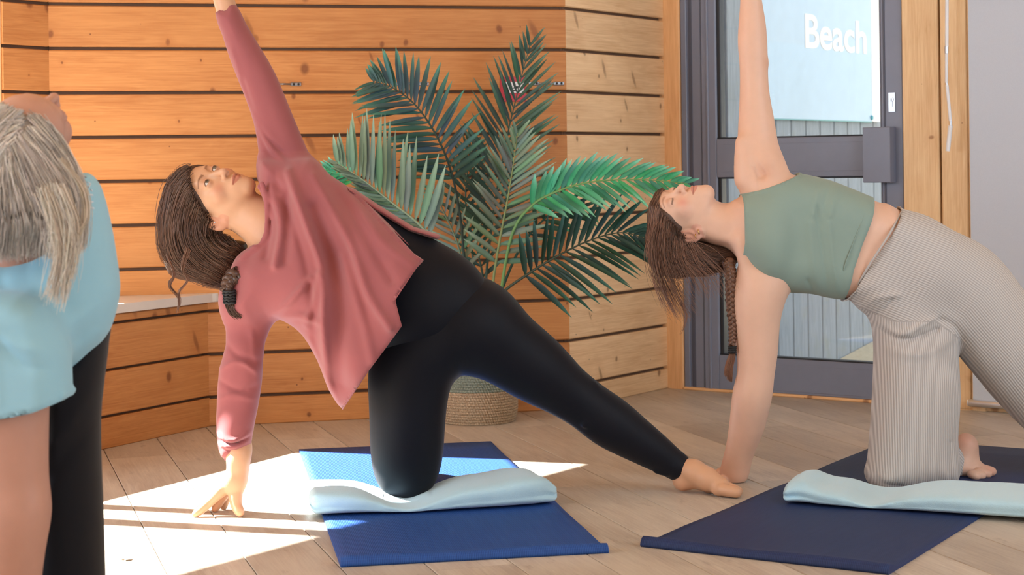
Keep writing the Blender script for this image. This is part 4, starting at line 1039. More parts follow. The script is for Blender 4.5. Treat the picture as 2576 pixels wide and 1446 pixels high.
def braid(name, pts, r, mat, parent, tint, n):
    # three plaited locks as overlapping lobes along a line
    P = catmull(pts, n+1); g = []; V_, F_, T_ = [], [], []; base = 0; rg = np.random.default_rng(len(pts)*7+n)
    for ph in range(3):
        t = np.linspace(0, 1, n*8); C_ = catmull(pts, n*8); Tn = np.gradient(C_, axis=0); Tn /= np.linalg.norm(Tn, axis=1)[:, None]
        A = np.cross(Tn, np.array([0, 1.0, 0])); A /= np.linalg.norm(A, axis=1)[:, None]; B = np.cross(Tn, A)
        a = t*n*math.pi+ph*2*math.pi/3
        rad = r*(1-0.45*t); Q = C_+A*(rad*0.62*np.sin(a))[:, None]+B*(rad*0.42*np.sin(2*a))[:, None]
        v, q = tubes([(Q, rad*0.56*(0.85+0.15*np.cos(2*a)))], 8); V_.append(v); F_.append(q+base); base += len(v)
        tt = np.repeat((1+0.18*np.sin(a*3+ph))[:, None], 8, 0)*np.array(tint); T_.append(np.clip(tt, 0, 2))
        for s_ in range(16):                            # fine hairs on each lock
            o = rg.uniform(0, 6.28); w_ = rg.uniform(0.5, 1.02); Qh = Q+(A*np.cos(o)+B*np.sin(o))*(rad*0.56*w_)[:, None]
            v, q = tubes([(Qh, 0.0007)], 3); V_.append(v); F_.append(q+base); base += len(v); T_.append(np.repeat([np.array(tint)*rg.uniform(0.8, 1.7)], len(v), 0))
    return mesh_obj(name, fast_mesh(name, np.concatenate(V_), np.concatenate(F_), True, np.concatenate(T_)), mat, parent)
# ------------------------------------------------------------------ people
def pxbox(x0, y0, x1, y1, Y0, Y1):
    a = [W(x, y, Y) for x in (x0, x1) for y in (y0, y1) for Y in (Y0, Y1)]
    return np.array([min(p[i] for p in a) for i in range(3)]), np.array([max(p[i] for p in a) for i in range(3)])
def A3(x, y, Y): return np.array(W(x, y, Y))
def rpx(r, Y): return r*Y/F
def tone(V, spots, T=None):
    T = np.ones((len(V), 3)) if T is None else T
    for c, r, col, k in spots:
        m = (np.exp(-(np.linalg.norm(V-np.asarray(c), axis=1)/r)**2)*k)[:, None]; T = T*(1-m)+T*np.array(col)*m
    return T
def garment(name, V, Q, mat, parent, thick=0.0025, attrs=None, tint=None):
    o = mesh_obj(name, fast_mesh(name, V, Q, True, tint, attrs), mat, parent)
    if thick:
        m = o.modifiers.new('cloth', 'SOLIDIFY'); m.thickness = thick; m.offset = 0.0
    return o
def fingers(g, specs, k=0.006):
    for pts in specs:
        st = chain_px(pts); g.chain(st, k)

# ---- the kneeling person in the rose top
pa_ = empty('person', G(1020, 1250), 'person kneeling in rose top and black leggings, one arm raised, brown braid, looking up', 'person')
YA = 5.2
HA = Head(A3(536, 500, YA+0.055), (-0.975, 0.13, 0.17), (-0.10, -0.60, 0.79), 1.10)
vestA = Shape([(660, 560), (760, 470), (880, 474), (955, 523), (1035, 572), (1100, 606), (1165, 644), (1213, 692), (1240, 760), (1215, 830), (1150, 868), (1080, 897), (1000, 907), (950, 897), (905, 840), (840, 800), (760, 780), (690, 740)], YA, 0.12, 0.115, smooth=3)
torsoA = Shape([(655, 400), (700, 395), (783, 398), (830, 440), (880, 473), (940, 520), (1010, 580), (1085, 640), (1130, 690), (1110, 770), (1095, 840), (1010, 940), (930, 1050), (872, 1015), (838, 965), (812, 895), (772, 832), (722, 801), (688, 797), (640, 822), (575, 800), (563, 745), (578, 700), (600, 645), (640, 614), (662, 585), (664, 495), (652, 455)], YA, 0.115, 0.132,
    dy=[(640, 740, -0.03), (700, 430, 0.03), (870, 980, -0.10), (860, 620, -0.04), (960, 640, -0.11), (660, 540, 0.0), (1050, 645, -0.14), (1030, 700, -0.17), (1010, 780, -0.19), (950, 890, -0.18), (910, 780, -0.12), (880, 480, -0.01)],
    folds=[([(735, 430), (790, 560), (833, 680), (838, 820), (842, 960)], 0.028, 0.013), ([(800, 520), (868, 690), (878, 820), (874, 940)], -0.022, 0.024), ([(700, 440), (770, 600), (806, 740), (812, 860)], -0.010, 0.012),
           ([(800, 440), (895, 600), (945, 720), (1000, 800)], 0.022, 0.013), ([(850, 470), (930, 580), (1000, 690)], -0.016, 0.014), ([(900, 500), (980, 600), (1050, 650)], 0.012, 0.012), ([(880, 640), (930, 780), (960, 880)], 0.010, 0.014),
           ([(668, 480), (690, 560), (684, 640)], -0.013, 0.011), ([(690, 470), (720, 560), (712, 660)], 0.016, 0.011), ([(735, 480), (742, 580), (735, 650)], -0.013, 0.013),
           ([(695, 790), (750, 745), (800, 690)], 0.016, 0.011), ([(700, 800), (765, 780), (822, 790)], 0.014, 0.011), ([(790, 800), (815, 740), (822, 680)], 0.014, 0.012),
           ([(800, 840), (838, 925), (864, 990)], 0.014, 0.010), ([(640, 640), (620, 720), (600, 760)], -0.010, 0.02)], smooth=3)
slUA = Shape([(543, 36), (568, 22), (592, 11), (618, 60), (655, 122), (692, 186), (735, 290), (782, 400), (810, 450), (720, 470), (655, 450), (652, 380), (640, 310), (620, 250), (598, 195), (577, 140), (562, 92)], YA+0.04, 0.05, 0.050,
    folds=[([(615, 205), (660, 320), (755, 420)], -0.010, 0.009), ([(590, 130), (645, 290), (765, 430)], 0.006, 0.008), ([(640, 290), (690, 375), (790, 460)], 0.010, 0.009), ([(655, 330), (690, 400), (740, 440)], -0.008, 0.008), ([(575, 100), (590, 95), (622, 78)], -0.004, 0.004)], smooth=2)
slLA = Shape([(560, 735), (640, 720), (690, 770), (688, 800), (666, 862), (660, 960), (646, 1060), (639, 1108), (637, 1139), (602, 1141), (568, 1139), (556, 1085), (552, 1000), (556, 925), (571, 868), (566, 790)], YA-0.06, 0.055, 0.052, dy=[(620, 760, 0.02), (610, 930, -0.02), (602, 1130, -0.07)],
    folds=[([(556, 925), (612, 902), (660, 935)], 0.009, 0.007), ([(556, 950), (615, 975), (662, 960)], -0.008, 0.008), ([(553, 1000), (600, 985), (658, 1000)], 0.006, 0.008), ([(554, 1074), (600, 1092), (646, 1074)], 0.014, 0.006), ([(556, 1098), (600, 1107), (642, 1093)], 0.012, 0.005), ([(556, 1087), (600, 1100), (645, 1084)], -0.013, 0.004), ([(562, 1111), (600, 1117), (641, 1109)], -0.008, 0.003), ([(575, 860), (610, 890), (658, 905)], -0.008, 0.009), ([(640, 830), (650, 900), (655, 960)], 0.005, 0.008)], smooth=2)
legE = [(1130, 815, 122, YA+0.02), (1190, 820, 118, YA+0.02), (1262, 866, 94, YA+0.03), (1345, 925, 83, YA+0.05), (1420, 980, 64, YA+0.07), (1466, 1012, 58, YA+0.08), (1528, 1057, 60, YA+0.09), (1580, 1092, 53, YA+0.10), (1640, 1131, 43, YA+0.11), (1690, 1164, 32, YA+0.12), (1711, 1178, 28, YA+0.12)]
legK = [(1075, 850, 110, YA), (1034, 930, 93, YA-0.01), (1026, 1020, 84, YA-0.01), (1024, 1120, 79, YA), (1022, 1188, 68, YA+0.01)]
shinK = [(1024, 1192, 62, YA+0.03), (1030, 1168, 50, YA+0.22), (1035, 1150, 36, YA+0.42)]
footE = [(1716, 1178, 27), (1745, 1187, 30), (1778, 1204, 28), (1815, 1222, 22)]
def bodyA(g):
    HA.build(g, False, 0.0)
    g.cone(HA.w(0, -0.022, -0.045), A3(672, 562, YA+0.02), 0.060, 0.062, 0.03); g.cone(A3(655, 556, YA+0.03), A3(720, 600, YA+0.02), 0.062, 0.085, 0.04)
    g.cone(HA.w(-0.045, -0.02, -0.055), A3(668, 600, YA-0.04), 0.016, 0.014, 0.025)
    g.cone(A3(700, 600, YA), A3(860, 680, YA), 0.085, 0.08, 0.04, '+', ((0, 1, 0), 0.75)); g.poly(vestA, 0.02, 0.014); g.poly(slUA, 0.02, 0.010); g.poly(slLA, 0.02, 0.010)
    g.chain(chain_px(legE), 0.012, None, -0.008); g.chain(chain_px(legK), 0.012, None, -0.008); g.chain(chain_px(shinK), 0.012, None, -0.008)
    # raised wrist and open hand above the frame
    g.chain(chain_px([(572, 30, 25, YA+0.04), (560, -10, 22, YA+0.04), (552, -40, 24, YA+0.04)]), 0.01); g.cone(A3(550, -45, YA+0.04), A3(540, -95, YA+0.04), 0.026, 0.030, 0.015, '+', ((0, 1, 0), 0.55))
    fingers(g, [[(560, -95, 10, YA+0.04), (556, -140, 8.5, YA+0.035), (553, -172, 7, YA+0.03)], [(546, -100, 10, YA+0.04), (538, -150, 9, YA+0.035), (533, -186, 7, YA+0.03)], [(532, -98, 10, YA+0.04), (521, -146, 8.5, YA+0.035), (514, -178, 7, YA+0.03)], [(520, -92, 9, YA+0.04), (504, -128, 7.5, YA+0.035), (496, -152, 6, YA+0.03)], [(562, -50, 12, YA+0.02), (590, -84, 9.5, YA), (598, -112, 7.5, YA-0.01)]])
    # supporting wrist and tented hand
    Yh = YA-0.15
    g.chain(chain_px([(602, 1120, 30, YA-0.12), (600, 1152, 26, Yh), (597, 1190, 23, Yh), (590, 1215, 26, Yh)]), 0.012)
    g.cone(A3(590, 1205, Yh), A3(562, 1232, Yh), rpx(24, Yh), rpx(15, Yh), 0.014); g.cone(A3(592, 1205, Yh+0.03), A3(566, 1238, Yh+0.05), rpx(22, Yh), rpx(14, Yh), 0.014)
    g.cone(A3(592, 1210, Yh), A3(594, 1246, Yh-0.01), rpx(23, Yh), rpx(15, Yh), 0.014)
    fingers(g, [[(592, 1240, 16, Yh-0.01), (594, 1268, 12.5, Yh-0.02), (604, 1290, 10.5, Yh-0.03)], [(560, 1230, 14, Yh-0.005), (527, 1263, 10.5, Yh-0.01), (505, 1283, 9, Yh-0.02), (490, 1294, 7, Yh-0.025)], [(560, 1233, 13, Yh+0.02), (530, 1262, 10, Yh+0.03), (508, 1278, 8.5, Yh+0.03), (494, 1286, 7, Yh+0.03)],
                [(565, 1237, 12, Yh+0.045), (552, 1262, 9.5, Yh+0.05), (541, 1280, 8, Yh+0.05)], [(572, 1240, 11, Yh+0.06), (566, 1262, 8.5, Yh+0.075), (562, 1276, 7, Yh+0.08)]])
    # foot of the stretched leg
    def Yx(x): return 5.325-(x-1705)*0.00068
    g.chain([(A3(x, y, Yx(x)), rpx(r, 5.3)) for x, y, r in footE], 0.014); g.ell(A3(1715, 1212, Yx(1715)), np.eye(3), (0.026, 0.03, 0.024), 0.022)
    g.cone(A3(1722, 1208, Yx(1722)), A3(1775, 1215, Yx(1775)+0.02), rpx(20, 5.3), rpx(15, 5.3), 0.02); g.cone(A3(1790, 1222, Yx(1790)+0.03), A3(1822, 1230, Yx(1822)+0.06), rpx(19, 5.3), rpx(15, 5.3), 0.018)
    g.ell(A3(1810, 1233, Yx(1810)-0.016), np.eye(3), (0.021, 0.019, 0.017), 0.016)
    def toe(pts, dy): return [(x, y, r, Yx(x)+dy) for x, y, r in pts]
    fingers(g, [toe([(1816, 1231, 15.5), (1838, 1235, 13.5), (1854, 1238, 13)], -0.022), toe([(1822, 1220, 11), (1844, 1228, 10), (1860, 1235, 9)], 0.010), toe([(1822, 1219, 10), (1840, 1225, 9), (1854, 1231, 8)], 0.030), toe([(1822, 1223, 9), (1836, 1229, 8), (1847, 1233, 7)], 0.048), toe([(1815, 1223, 8.5), (1826, 1227, 7.5), (1835, 1231, 6.5)], 0.064)], 0.004)
lo, hi = pxbox(470, -210, 1890, 1300, 4.85, 5.75)
V, Q = solid(bodyA, (lo, hi, 0.008), [(*pxbox(440, 395, 690, 660, 5.02, 5.46), 0.0018), (*pxbox(470, 1132, 650, 1312, 4.9, 5.25), 0.0024), (*pxbox(1690, 1135, 1885, 1262, 5.1, 5.5), 0.0026)])
V[:, 2] = np.maximum(V[:, 2], 0.0015)
T = HA.tint(V, (0.74, 0.47, 0.48), (0.36, 0.27, 0.23), blush=0.75)
T = tone(V, [(A3(1716, 1220, 5.32), 0.035, (1.02, 0.8, 0.76), 0.7), (A3(1850, 1240, 5.3), 0.04, (1.02, 0.78, 0.72), 0.7), (A3(1800, 1230, 5.3), 0.05, (0.98, 0.84, 0.8), 0.6), (A3(492, 1290, 5.04), 0.03, (1.02, 0.76, 0.68), 0.6), (A3(600, 1290, 5.03), 0.025, (1.02, 0.76, 0.68), 0.6), (A3(560, 1250, 5.06), 0.05, (1.0, 0.88, 0.84), 0.5)], T)
mesh_obj('body', fast_mesh('body', V, Q, True, T), M['skin_a'], pa_)
HA.eyes(pa_, (0.12, 1, 0.12), (0.30, 0.26, 0.2))
# nails
def nail(c, n, d, a, b, par, col=(1.15, 0.95, 0.92)):
    n = Vector(n).normalized(); d = Vector(d); d = (d-n*d.dot(n)).normalized(); e = n.cross(d); v = []; 
    for i in range(5):
        for j in range(5):
            x, y = (i-2)/2, (j-2)/2; rr = math.sqrt(max(0, 1-0.25*x*x)); v.append(Vector(c)+d*(a*x)+e*(b*y*rr)+n*(-0.0022*y*y))
    f = [(i*5+j, i*5+j+1, (i+1)*5+j+1, (i+1)*5+j) for i in range(4) for j in range(4)]
    mesh_obj('nail', fast_mesh('nail', v, f, True, np.tile(np.array(col), (25, 1))), M['skin_a'], par)
nail(W(601, 1284, YA-0.15-0.0415), (-0.1, -1, 0.25), (0.3, 0, -1), 0.0062, 0.0052, pa_)
# vest and leggings
def vestf(g):
    g.poly(vestA, 0.0); g.ell(A3(1040, 770, YA-0.05), np.array([[0.87, 0, -0.5], [0, 1, 0], [0.5, 0, 0.87]]), (0.150, 0.108, 0.142), 0.05)
lo, hi = pxbox(620, 430, 1270, 940, 4.95, 5.42)
V, Q = solid(vestf, (lo, hi, 0.0055)); mesh_obj('vest', fast_mesh('vest', V, Q), M['black_lycra'], pa_)
def legf(g):
    g.chain(chain_px(legE), 0.014); g.chain(chain_px(legK), 0.03); g.chain(chain_px(shinK), 0.02)
    g.ell(A3(1110, 800, YA+0.05), np.eye(3), (0.13, 0.13, 0.12), 0.04)
    for i in range(5):                                  # gathers above the ankle and behind the knee
        u = i/4; g.cone(A3(1648+u*30, 1188+u*8-i % 2*2, YA+0.09), A3(1662+u*30, 1150+u*24, YA+0.075), 0.0045, 0.003, 0.008)
    for x0, y0, x1, y1 in ((1478, 962, 1462, 1040), (1494, 968, 1480, 1036), (1500, 978, 1470, 1070)): g.cone(A3(x0, y0, YA+0.05), A3(x1, y1, YA+0.02), 0.006, 0.006, 0.014)
    for q in range(4): g.cone(A3(958+q*6, 903+q*9, YA-0.07), A3(1075-q*8, 893+q*6, YA-0.105), 0.006, 0.004, 0.014)
lo, hi = pxbox(900, 640, 1745, 1280, 4.98, 5.78)
V, Q = solid(legf, (lo, hi, 0.0055))
d = (V-A3(1712, 1178, YA+0.12)) @ np.array(Vector(W(1711, 1178, YA+.12)-W(1640, 1131, YA+.11)).normalized()); far = V[:, 0] > W(1600, 1100, YA).x
m = far & (np.abs(d) < 0.005); ax_ = np.array(Vector(W(1711, 1178, YA+.12)-W(1640, 1131, YA+.11)).normalized()); V[m] -= d[m][:, None]*ax_; d = np.where(m, 0, d)
V, Q, _ = compact(V, Q[~((far & (d > 1e-9))[Q].any(1))])
garment('leggings', V, Q, M['black_lycra'], pa_, 0.002)
# rose top
def topf(g):
    g.poly(torsoA, 0.0); g.poly(slUA, 0.03); g.poly(slLA, 0.035)
    g.ell(A3(770, 660, YA-0.075), np.eye(3), (0.07, 0.055, 0.08), 0.05)
    # collar roll and cuffs
    col = [(655, 462), (668, 500), (668, 590), (640, 622), (606, 648)]
    for (x0, y0), (x1, y1) in zip(col[:-1], col[1:]): g.cone(A3(x0+4, y0, YA-0.095), A3(x1+4, y1, YA-0.095), 0.007, 0.007, 0.012)
    for q in ((655, 470, 690, 505), (668, 478, 712, 492), (660, 488, 690, 545)): g.cone(A3(q[0], q[1], YA-0.06), A3(q[2], q[3], YA-0.10), 0.009, 0.005, 0.014)
    # opening for the neck
    g.cone(HA.w(0, -0.02, -0.07), A3(690, 575, YA+0.01), 0.070, 0.060, 0.006, '-'); g.ell(A3(648, 548, YA-0.06), np.eye(3), (0.024, 0.12, 0.082), 0.008, '-')
lo, hi = pxbox(530, 0, 1150, 1160, 4.8, 5.46)
V, Q = solid(topf, (lo, hi, 0.0045))
hemA = [(300, -400), (900, -400), (900, 460), (886, 474), (925, 508), (1000, 580), (1050, 630), (1073, 646), (1058, 662), (1010, 735), (1026, 796), (985, 852), (940, 912), (905, 965), (871, 1015), (850, 1060), (780, 1300), (665, 1300), (665, 1139), (540, 1139), (540, 1300), (300, 1300)]
V, Q = clip_outline(V, Q, hemA, YA, 0.0075)
cf = Vector(W(570, 22, YA)-W(600, 90, YA)).normalized(); d = (V-A3(568, 24, YA+0.04)) @ np.array(cf); m = np.abs(d) < 0.005; V[m] -= d[m][:, None]*np.array(cf); d = np.where(m, 0, d)
V, Q, _ = compact(V, Q[~((d > 1e-9)[Q].any(1))])
garment('rose_top', V, Q, M['pink'], pa_, 0.003)
flap = Shape([(870, 468), (890, 474), (950, 514), (1040, 570), (1106, 590), (1108, 600), (1098, 603), (1030, 582), (940, 528), (880, 484)], YA-0.02, 0.012, 0.05)
V, Q = solid(lambda g: g.poly(flap, 0.0), (*pxbox(850, 450, 1130, 620, 5.05, 5.35), 0.004)); mesh_obj('back_flap', fast_mesh('back_flap', V, Q), M['pink'], pa_)
def seam(pts, par, mat, Y, r=0.0012, sh=None):
    P = []
    for x, y in pts:
        p = A3(x, y, Y); 
        if sh is not None: p = A3(x, y, sh.front(p[0], p[2], 0.0005))
        P.append(p)
    v, q = tubes([(catmull(P, 4*len(P)), r)], 6); return mesh_obj('seam', fast_mesh('seam', v, q), mat, par)
seam([(657, 416), (700, 418), (740, 412), (782, 405)], pa_, M['pink'], YA, 0.0016, slUA)
# hair
hairA = Shape([(458, 416), (425, 455), (405, 510), (399, 575), (410, 640), (428, 690), (470, 706), (520, 712), (560, 708), (592, 694), (612, 660), (622, 612), (590, 604), (560, 590), (540, 585), (520, 560), (500, 525), (478, 490), (462, 455)], YA+0.07, 0.05, 0.085, smooth=2)
def hairf(g):
    g.poly(hairA, 0.0)
    HA.cap(g)
lo, hi = pxbox(370, 380, 660, 740, 5.05, 5.52)
V, Q, GHA = solid_map(hairf, lo, hi, 0.004, HA); rg = np.random.default_rng(3)
hm = mesh_obj('hair', fast_mesh('hair', V, Q, True, np.tile(np.array([0.62, 0.58, 0.56]), (len(V), 1))), M['hair_a'], pa_)
gA = [[(476, 417), (452, 428), (422, 465), (403, 560), (420, 655), (510, 706), (578, 716)], [(472, 443), (455, 462), (436, 505), (424, 580), (446, 662), (525, 702), (580, 714)], [(477, 473), (466, 490), (453, 534), (446, 592), (474, 658), (540, 694), (582, 710)], [(489, 503), (482, 522), (472, 562), (476, 612), (508, 654), (556, 684), (586, 706)], [(508, 533), (502, 550), (497, 584), (512, 625), (545, 655), (580, 678), (592, 702)], [(530, 558), (523, 574), (527, 610), (565, 638), (600, 650), (606, 672), (598, 702)], [(554, 597), (582, 606), (606, 622), (616, 642), (603, 700)]]
GA = [on(GHA, hairA, g) for g in gA]
strands('hair_strands', GA, 1300, 0.0009, M['hair_a'], hm, (1.0, 0.98, 0.96), 0.008, 18, 1, 0.45)
strands('hair_strands', GA, 260, 0.0008, M['hair_a'], hm, (1.7, 1.55, 1.4), 0.006, 18, 2, 0.3)
strands('loose_strands', [[A3(*p) for p in q] for q in ([(418, 640, 5.14), (436, 690, 5.13), (424, 716, 5.13), (450, 752, 5.13), (446, 788, 5.13)], [(424, 650, 5.14), (440, 688, 5.13), (430, 720, 5.13), (452, 748, 5.13), (450, 770, 5.13)])], 30, 0.0008, M['hair_a'], hm, (1.7, 1.5, 1.3), 0.002, 18, 5)
strands('loose_strands', [[A3(*p) for p in q] for q in ([(468, 620, 5.12), (455, 670, 5.12), (470, 705, 5.12), (450, 735, 5.12), (447, 765, 5.12)], [(480, 630, 5.12), (462, 680, 5.12), (474, 700, 5.12), (454, 728, 5.12), (450, 748, 5.12)])], 30, 0.0008, M['hair_a'], hm, (1.8, 1.6, 1.4), 0.002, 18, 6)
br = braid('braid', [A3(600, 690, 5.09), A3(578, 705, 5.075), A3(571, 725, 5.07), A3(575, 745, 5.07)], 0.026, M['hair_a'], hm, (0.75, 0.7, 0.68), 4)
tv = []; 
for q in range(5): 
    c = A3(577+q*0.6, 733+q*7, 5.065); an = np.linspace(0, 2*math.pi, 20); tv.append((c+np.stack([0.017*np.cos(an), 0.014*np.sin(an), 0.002*np.sin(an*7+q)], 1), 0.0042+0.001*np.sin(an*9+q)))
v, q = tubes(tv, 6); ht = mesh_obj('hair_tie', fast_mesh('hair_tie', v, q), M['black'], hm)
strands('braid_tail', [[A3(570, 765, 5.068), A3(575, 785, 5.065), A3(592, 800, 5.065)], [A3(582, 765, 5.062), A3(590, 782, 5.06), A3(606, 796, 5.062)], [A3(590, 765, 5.068), A3(596, 780, 5.066), A3(608, 793, 5.066)]], 140, 0.0012, M['hair_a'], hm, (0.9, 0.85, 0.8), 0.003, 8, 8)
v_, f_ = lathe([(0, -0.0026), (0.0022, -0.0014), (0.0026, 0.0004), (0.0018, 0.0022), (0, 0.0028)], 12)
mesh_obj('ear_stud', from_py('ear_stud', v_, f_, True), M['lock_metal'], pa_, Matrix.Translation(Vector(HA.w(-0.0865, -0.006, -0.034))))
# ---- the kneeling person in the sage top
YB = 5.38
pb_ = empty('person', G(2280, 1240), 'person kneeling in sage crop top and grey ribbed trousers, eyes closed, face turned up', 'person')
HB = Head(A3(1711, 550, YB+0.06), (-0.92, 0.30, -0.20), (-0.12, -0.50, 0.86), 1.06, 0.020)
torsoB = Shape([(1835, 520), (1868, 484), (1915, 452), (1960, 436), (2010, 437), (2080, 452), (2140, 474), (2200, 499), (2270, 528), (2335, 552), (2330, 640), (2240, 720), (2140, 752), (2126, 753), (2085, 748), (2040, 738), (1990, 735), (1940, 725), (1900, 705), (1868, 668), (1838, 625)], YB, 0.10, 0.108,
    dy=[(1880, 560, -0.01), (2000, 590, 0.0), (2150, 620, 0.01)],
    folds=[([(2022, 560), (2030, 650), (2050, 735)], 0.006, 0.010), ([(2040, 520), (2055, 640), (2075, 740)], -0.006, 0.008), ([(2070, 560), (2080, 650), (2098, 745)], 0.006, 0.007), ([(2020, 700), (2045, 735)], -0.009, 0.007), ([(2060, 455), (2040, 490), (2030, 540)], 0.005, 0.008), ([(2110, 465), (2085, 500), (2072, 540)], 0.005, 0.008), ([(2085, 455), (2062, 500), (2050, 560)], -0.004, 0.007)], smooth=3)
hipB = Shape([(2215, 505), (2270, 526), (2335, 545), (2400, 588), (2480, 650), (2545, 730), (2590, 800), (2600, 900), (2530, 990), (2500, 965), (2455, 915), (2416, 868), (2412, 1000), (2404, 1100), (2409, 1185), (2376, 1224), (2280, 1241), (2203, 1232), (2174, 1192), (2182, 1150), (2190, 1050), (2196, 950), (2198, 850), (2186, 800), (2160, 776), (2136, 753), (2100, 745), (2150, 640)], YB, 0.10, 0.115,
    dy=[(2200, 640, 0.0), (2290, 1000, -0.02), (2520, 850, 0.04), (2640, 950, 0.06), (2280, 1200, -0.02)],
    folds=[([(2192, 800), (2240, 832), (2300, 806), (2335, 790)], 0.012, 0.010), ([(2200, 822), (2260, 845), (2340, 820)], -0.014, 0.009), ([(2160, 770), (2190, 742), (2240, 735)], 0.009, 0.009), ([(2185, 790), (2215, 765), (2225, 745)], -0.009, 0.007), ([(2330, 790), (2380, 812), (2412, 850)], -0.012, 0.012), ([(2210, 870), (2290, 880), (2370, 850)], 0.007, 0.014),
           ([(2175, 1190), (2190, 1212), (2230, 1218)], 0.008, 0.008), ([(2186, 1180), (2205, 1200), (2250, 1206)], -0.008, 0.008), ([(2370, 1100), (2365, 1170), (2385, 1215)], -0.009, 0.008), ([(2460, 700), (2450, 820), (2500, 950)], -0.008, 0.016), ([(2500, 760), (2520, 880), (2560, 1000)], 0.007, 0.014)], smooth=3)
armU = [(1882, -70, 19, YB+0.05), (1889, 0, 21, YB+0.05), (1892, 60, 27, YB+0.05), (1893, 110, 29.5, YB+0.05), (1896, 165, 28.5, YB+0.05), (1898, 235, 31, YB+0.05), (1903, 310, 39, YB+0.045), (1907, 380, 46, YB+0.035), (1916, 430, 56, YB+0.02), (1935, 490, 60, YB)]
armL = [(1925, 690, 62, YB-0.01), (1907, 745, 55, YB-0.02), (1903, 810, 46, YB-0.02), (1905, 880, 40, YB-0.02), (1901, 945, 34, YB-0.02), (1891, 1000, 38, YB-0.01), (1879, 1070, 34, YB+0.03), (1862, 1130, 25.5, YB+0.07), (1851, 1172, 22.5, YB+0.095), (1847, 1196, 21, YB+0.10)]
kneeB = [(2290, 840, 100, YB-0.02), (2290, 1000, 85, YB-0.02), (2285, 1150, 75, YB-0.02), (2282, 1180, 60, YB)]
def bodyB(g):
    HB.build(g, True, 1.0)
    g.cone(HB.w(0, -0.022, -0.045), A3(1835, 566, YB+0.01), 0.057, 0.056, 0.03); g.cone(A3(1820, 566, YB+0.02), A3(1900, 580, YB+0.01), 0.056, 0.082, 0.04)
    g.cone(HB.w(-0.045, -0.02, -0.055), A3(1862, 606, YB-0.055), 0.015, 0.012, 0.022)
    g.cone(A3(1866, 606, YB-0.06), A3(1885, 690, YB-0.05), 0.018, 0.03, 0.03)
    g.poly(torsoB, 0.03, 0.006); g.chain(chain_px(armU), 0.02); g.chain(chain_px(armL), 0.03)
    g.ell(A3(1906, 405, YB-0.035), np.eye(3), (0.02, 0.03, 0.05), 0.02, '-') if False else None
    g.cone(A3(1893, 408, YB-0.045), A3(1915, 440, YB-0.055), 0.006, 0.010, 0.022, '-'); g.cone(A3(1868, 360, YB), A3(1874, 450, YB-0.01), 0.022, 0.03, 0.03)
    g.ell(A3(1926, 158, YB+0.05), np.eye(3), (0.009, 0.012, 0.014), 0.012)
    g.poly(hipB, 0.02, 0.014)
    # raised hand above the frame
    g.cone(A3(1880, -70, YB+0.05), A3(1872, -125, YB+0.05), 0.024, 0.031, 0.015, '+', ((0, 1, 0), 0.55))
    fingers(g, [[(1892, -125, 9.5, YB+0.05), (1893, -170, 8, YB+0.045), (1892, -200, 6.5, YB+0.04)], [(1878, -130, 9.5, YB+0.05), (1874, -180, 8.5, YB+0.045), (1871, -214, 6.5, YB+0.04)], [(1864, -128, 9.5, YB+0.05), (1856, -174, 8, YB+0.045), (1851, -204, 6.5, YB+0.04)], [(1852, -120, 8.5, YB+0.05), (1840, -155, 7, YB+0.045), (1833, -178, 6, YB+0.04)], [(1893, -80, 11, YB+0.03), (1914, -112, 9, YB+0.02), (1922, -138, 7, YB+0.01)]])
    # supporting hand flat on the floor, fingers pointing away to the left
    h = YB+0.10
    g.cone(A3(1849, 1190, h), A3(1815, 1197, h+0.03), rpx(20, h), rpx(12, h), 0.014); g.cone(A3(1850, 1195, h+0.02), A3(1818, 1193, h+0.085), rpx(18, h), rpx(10, h), 0.014)
    g.cone(A3(1848, 1184, h), A3(1812, 1190, h+0.02), rpx(15, h), rpx(11, h), 0.016); g.cone(A3(1812, 1190, h+0.02), A3(1795, 1196, h+0.02), rpx(11, h), rpx(9, h), 0.01)
    fingers(g, [[(1846, 1202, 12, h-0.012), (1822, 1206, 10.5, h-0.02), (1802, 1210, 8, h-0.02)], [(1820, 1200, 11, h+0.02), (1785, 1204, 9, h+0.035), (1758, 1206, 7, h+0.045)], [(1818, 1197, 11, h+0.045), (1780, 1199, 9, h+0.07), (1748, 1200, 7, h+0.09)], [(1818, 1194, 10.5, h+0.07), (1784, 1194, 8.5, h+0.10), (1756, 1194, 6.5, h+0.125)], [(1820, 1192, 9.5, h+0.09), (1796, 1190, 8, h+0.125), (1774, 1189, 6, h+0.15)]])
    # bare foot tucked behind: heel up, toes bent on the mat
    f = 5.52
    g.ell(A3(2430, 1119, f), np.eye(3), (0.033, 0.034, 0.036), 0.012); g.cone(A3(2430, 1124, f), A3(2424, 1172, f-0.02), rpx(27, f), rpx(24, f), 0.02); g.cone(A3(2442, 1140, f+0.01), A3(2452, 1176, f-0.01), rpx(18, f), rpx(17, f), 0.02)
    g.cone(A3(2416, 1176, f-0.03), A3(2452, 1182, f-0.02), rpx(20, f), rpx(17, f), 0.02); g.cone(A3(2452, 1178, f-0.02), A3(2490, 1186, f-0.02), rpx(16, f), rpx(11, f), 0.016)
    fingers(g, [[(2468, 1180, 12, f-0.03), (2486, 1184, 10.5, f-0.035), (2497, 1186, 9, f-0.035)], [(2462, 1186, 10, f-0.055), (2478, 1190, 9, f-0.06), (2488, 1192, 7.5, f-0.06)], [(2452, 1190, 10, f-0.07), (2464, 1194, 8.5, f-0.08), (2473, 1196, 7, f-0.08)], [(2442, 1192, 9.5, f-0.08), (2452, 1196, 8, f-0.09), (2459, 1198, 7, f-0.09)]])
    g.cone(A3(2424, 1150, f+0.0), A3(2360, 1170, f+0.05), rpx(24, f), rpx(34, f), 0.02)
lo, hi = pxbox(1700, -240, 2560, 1260, 4.98, 5.85)
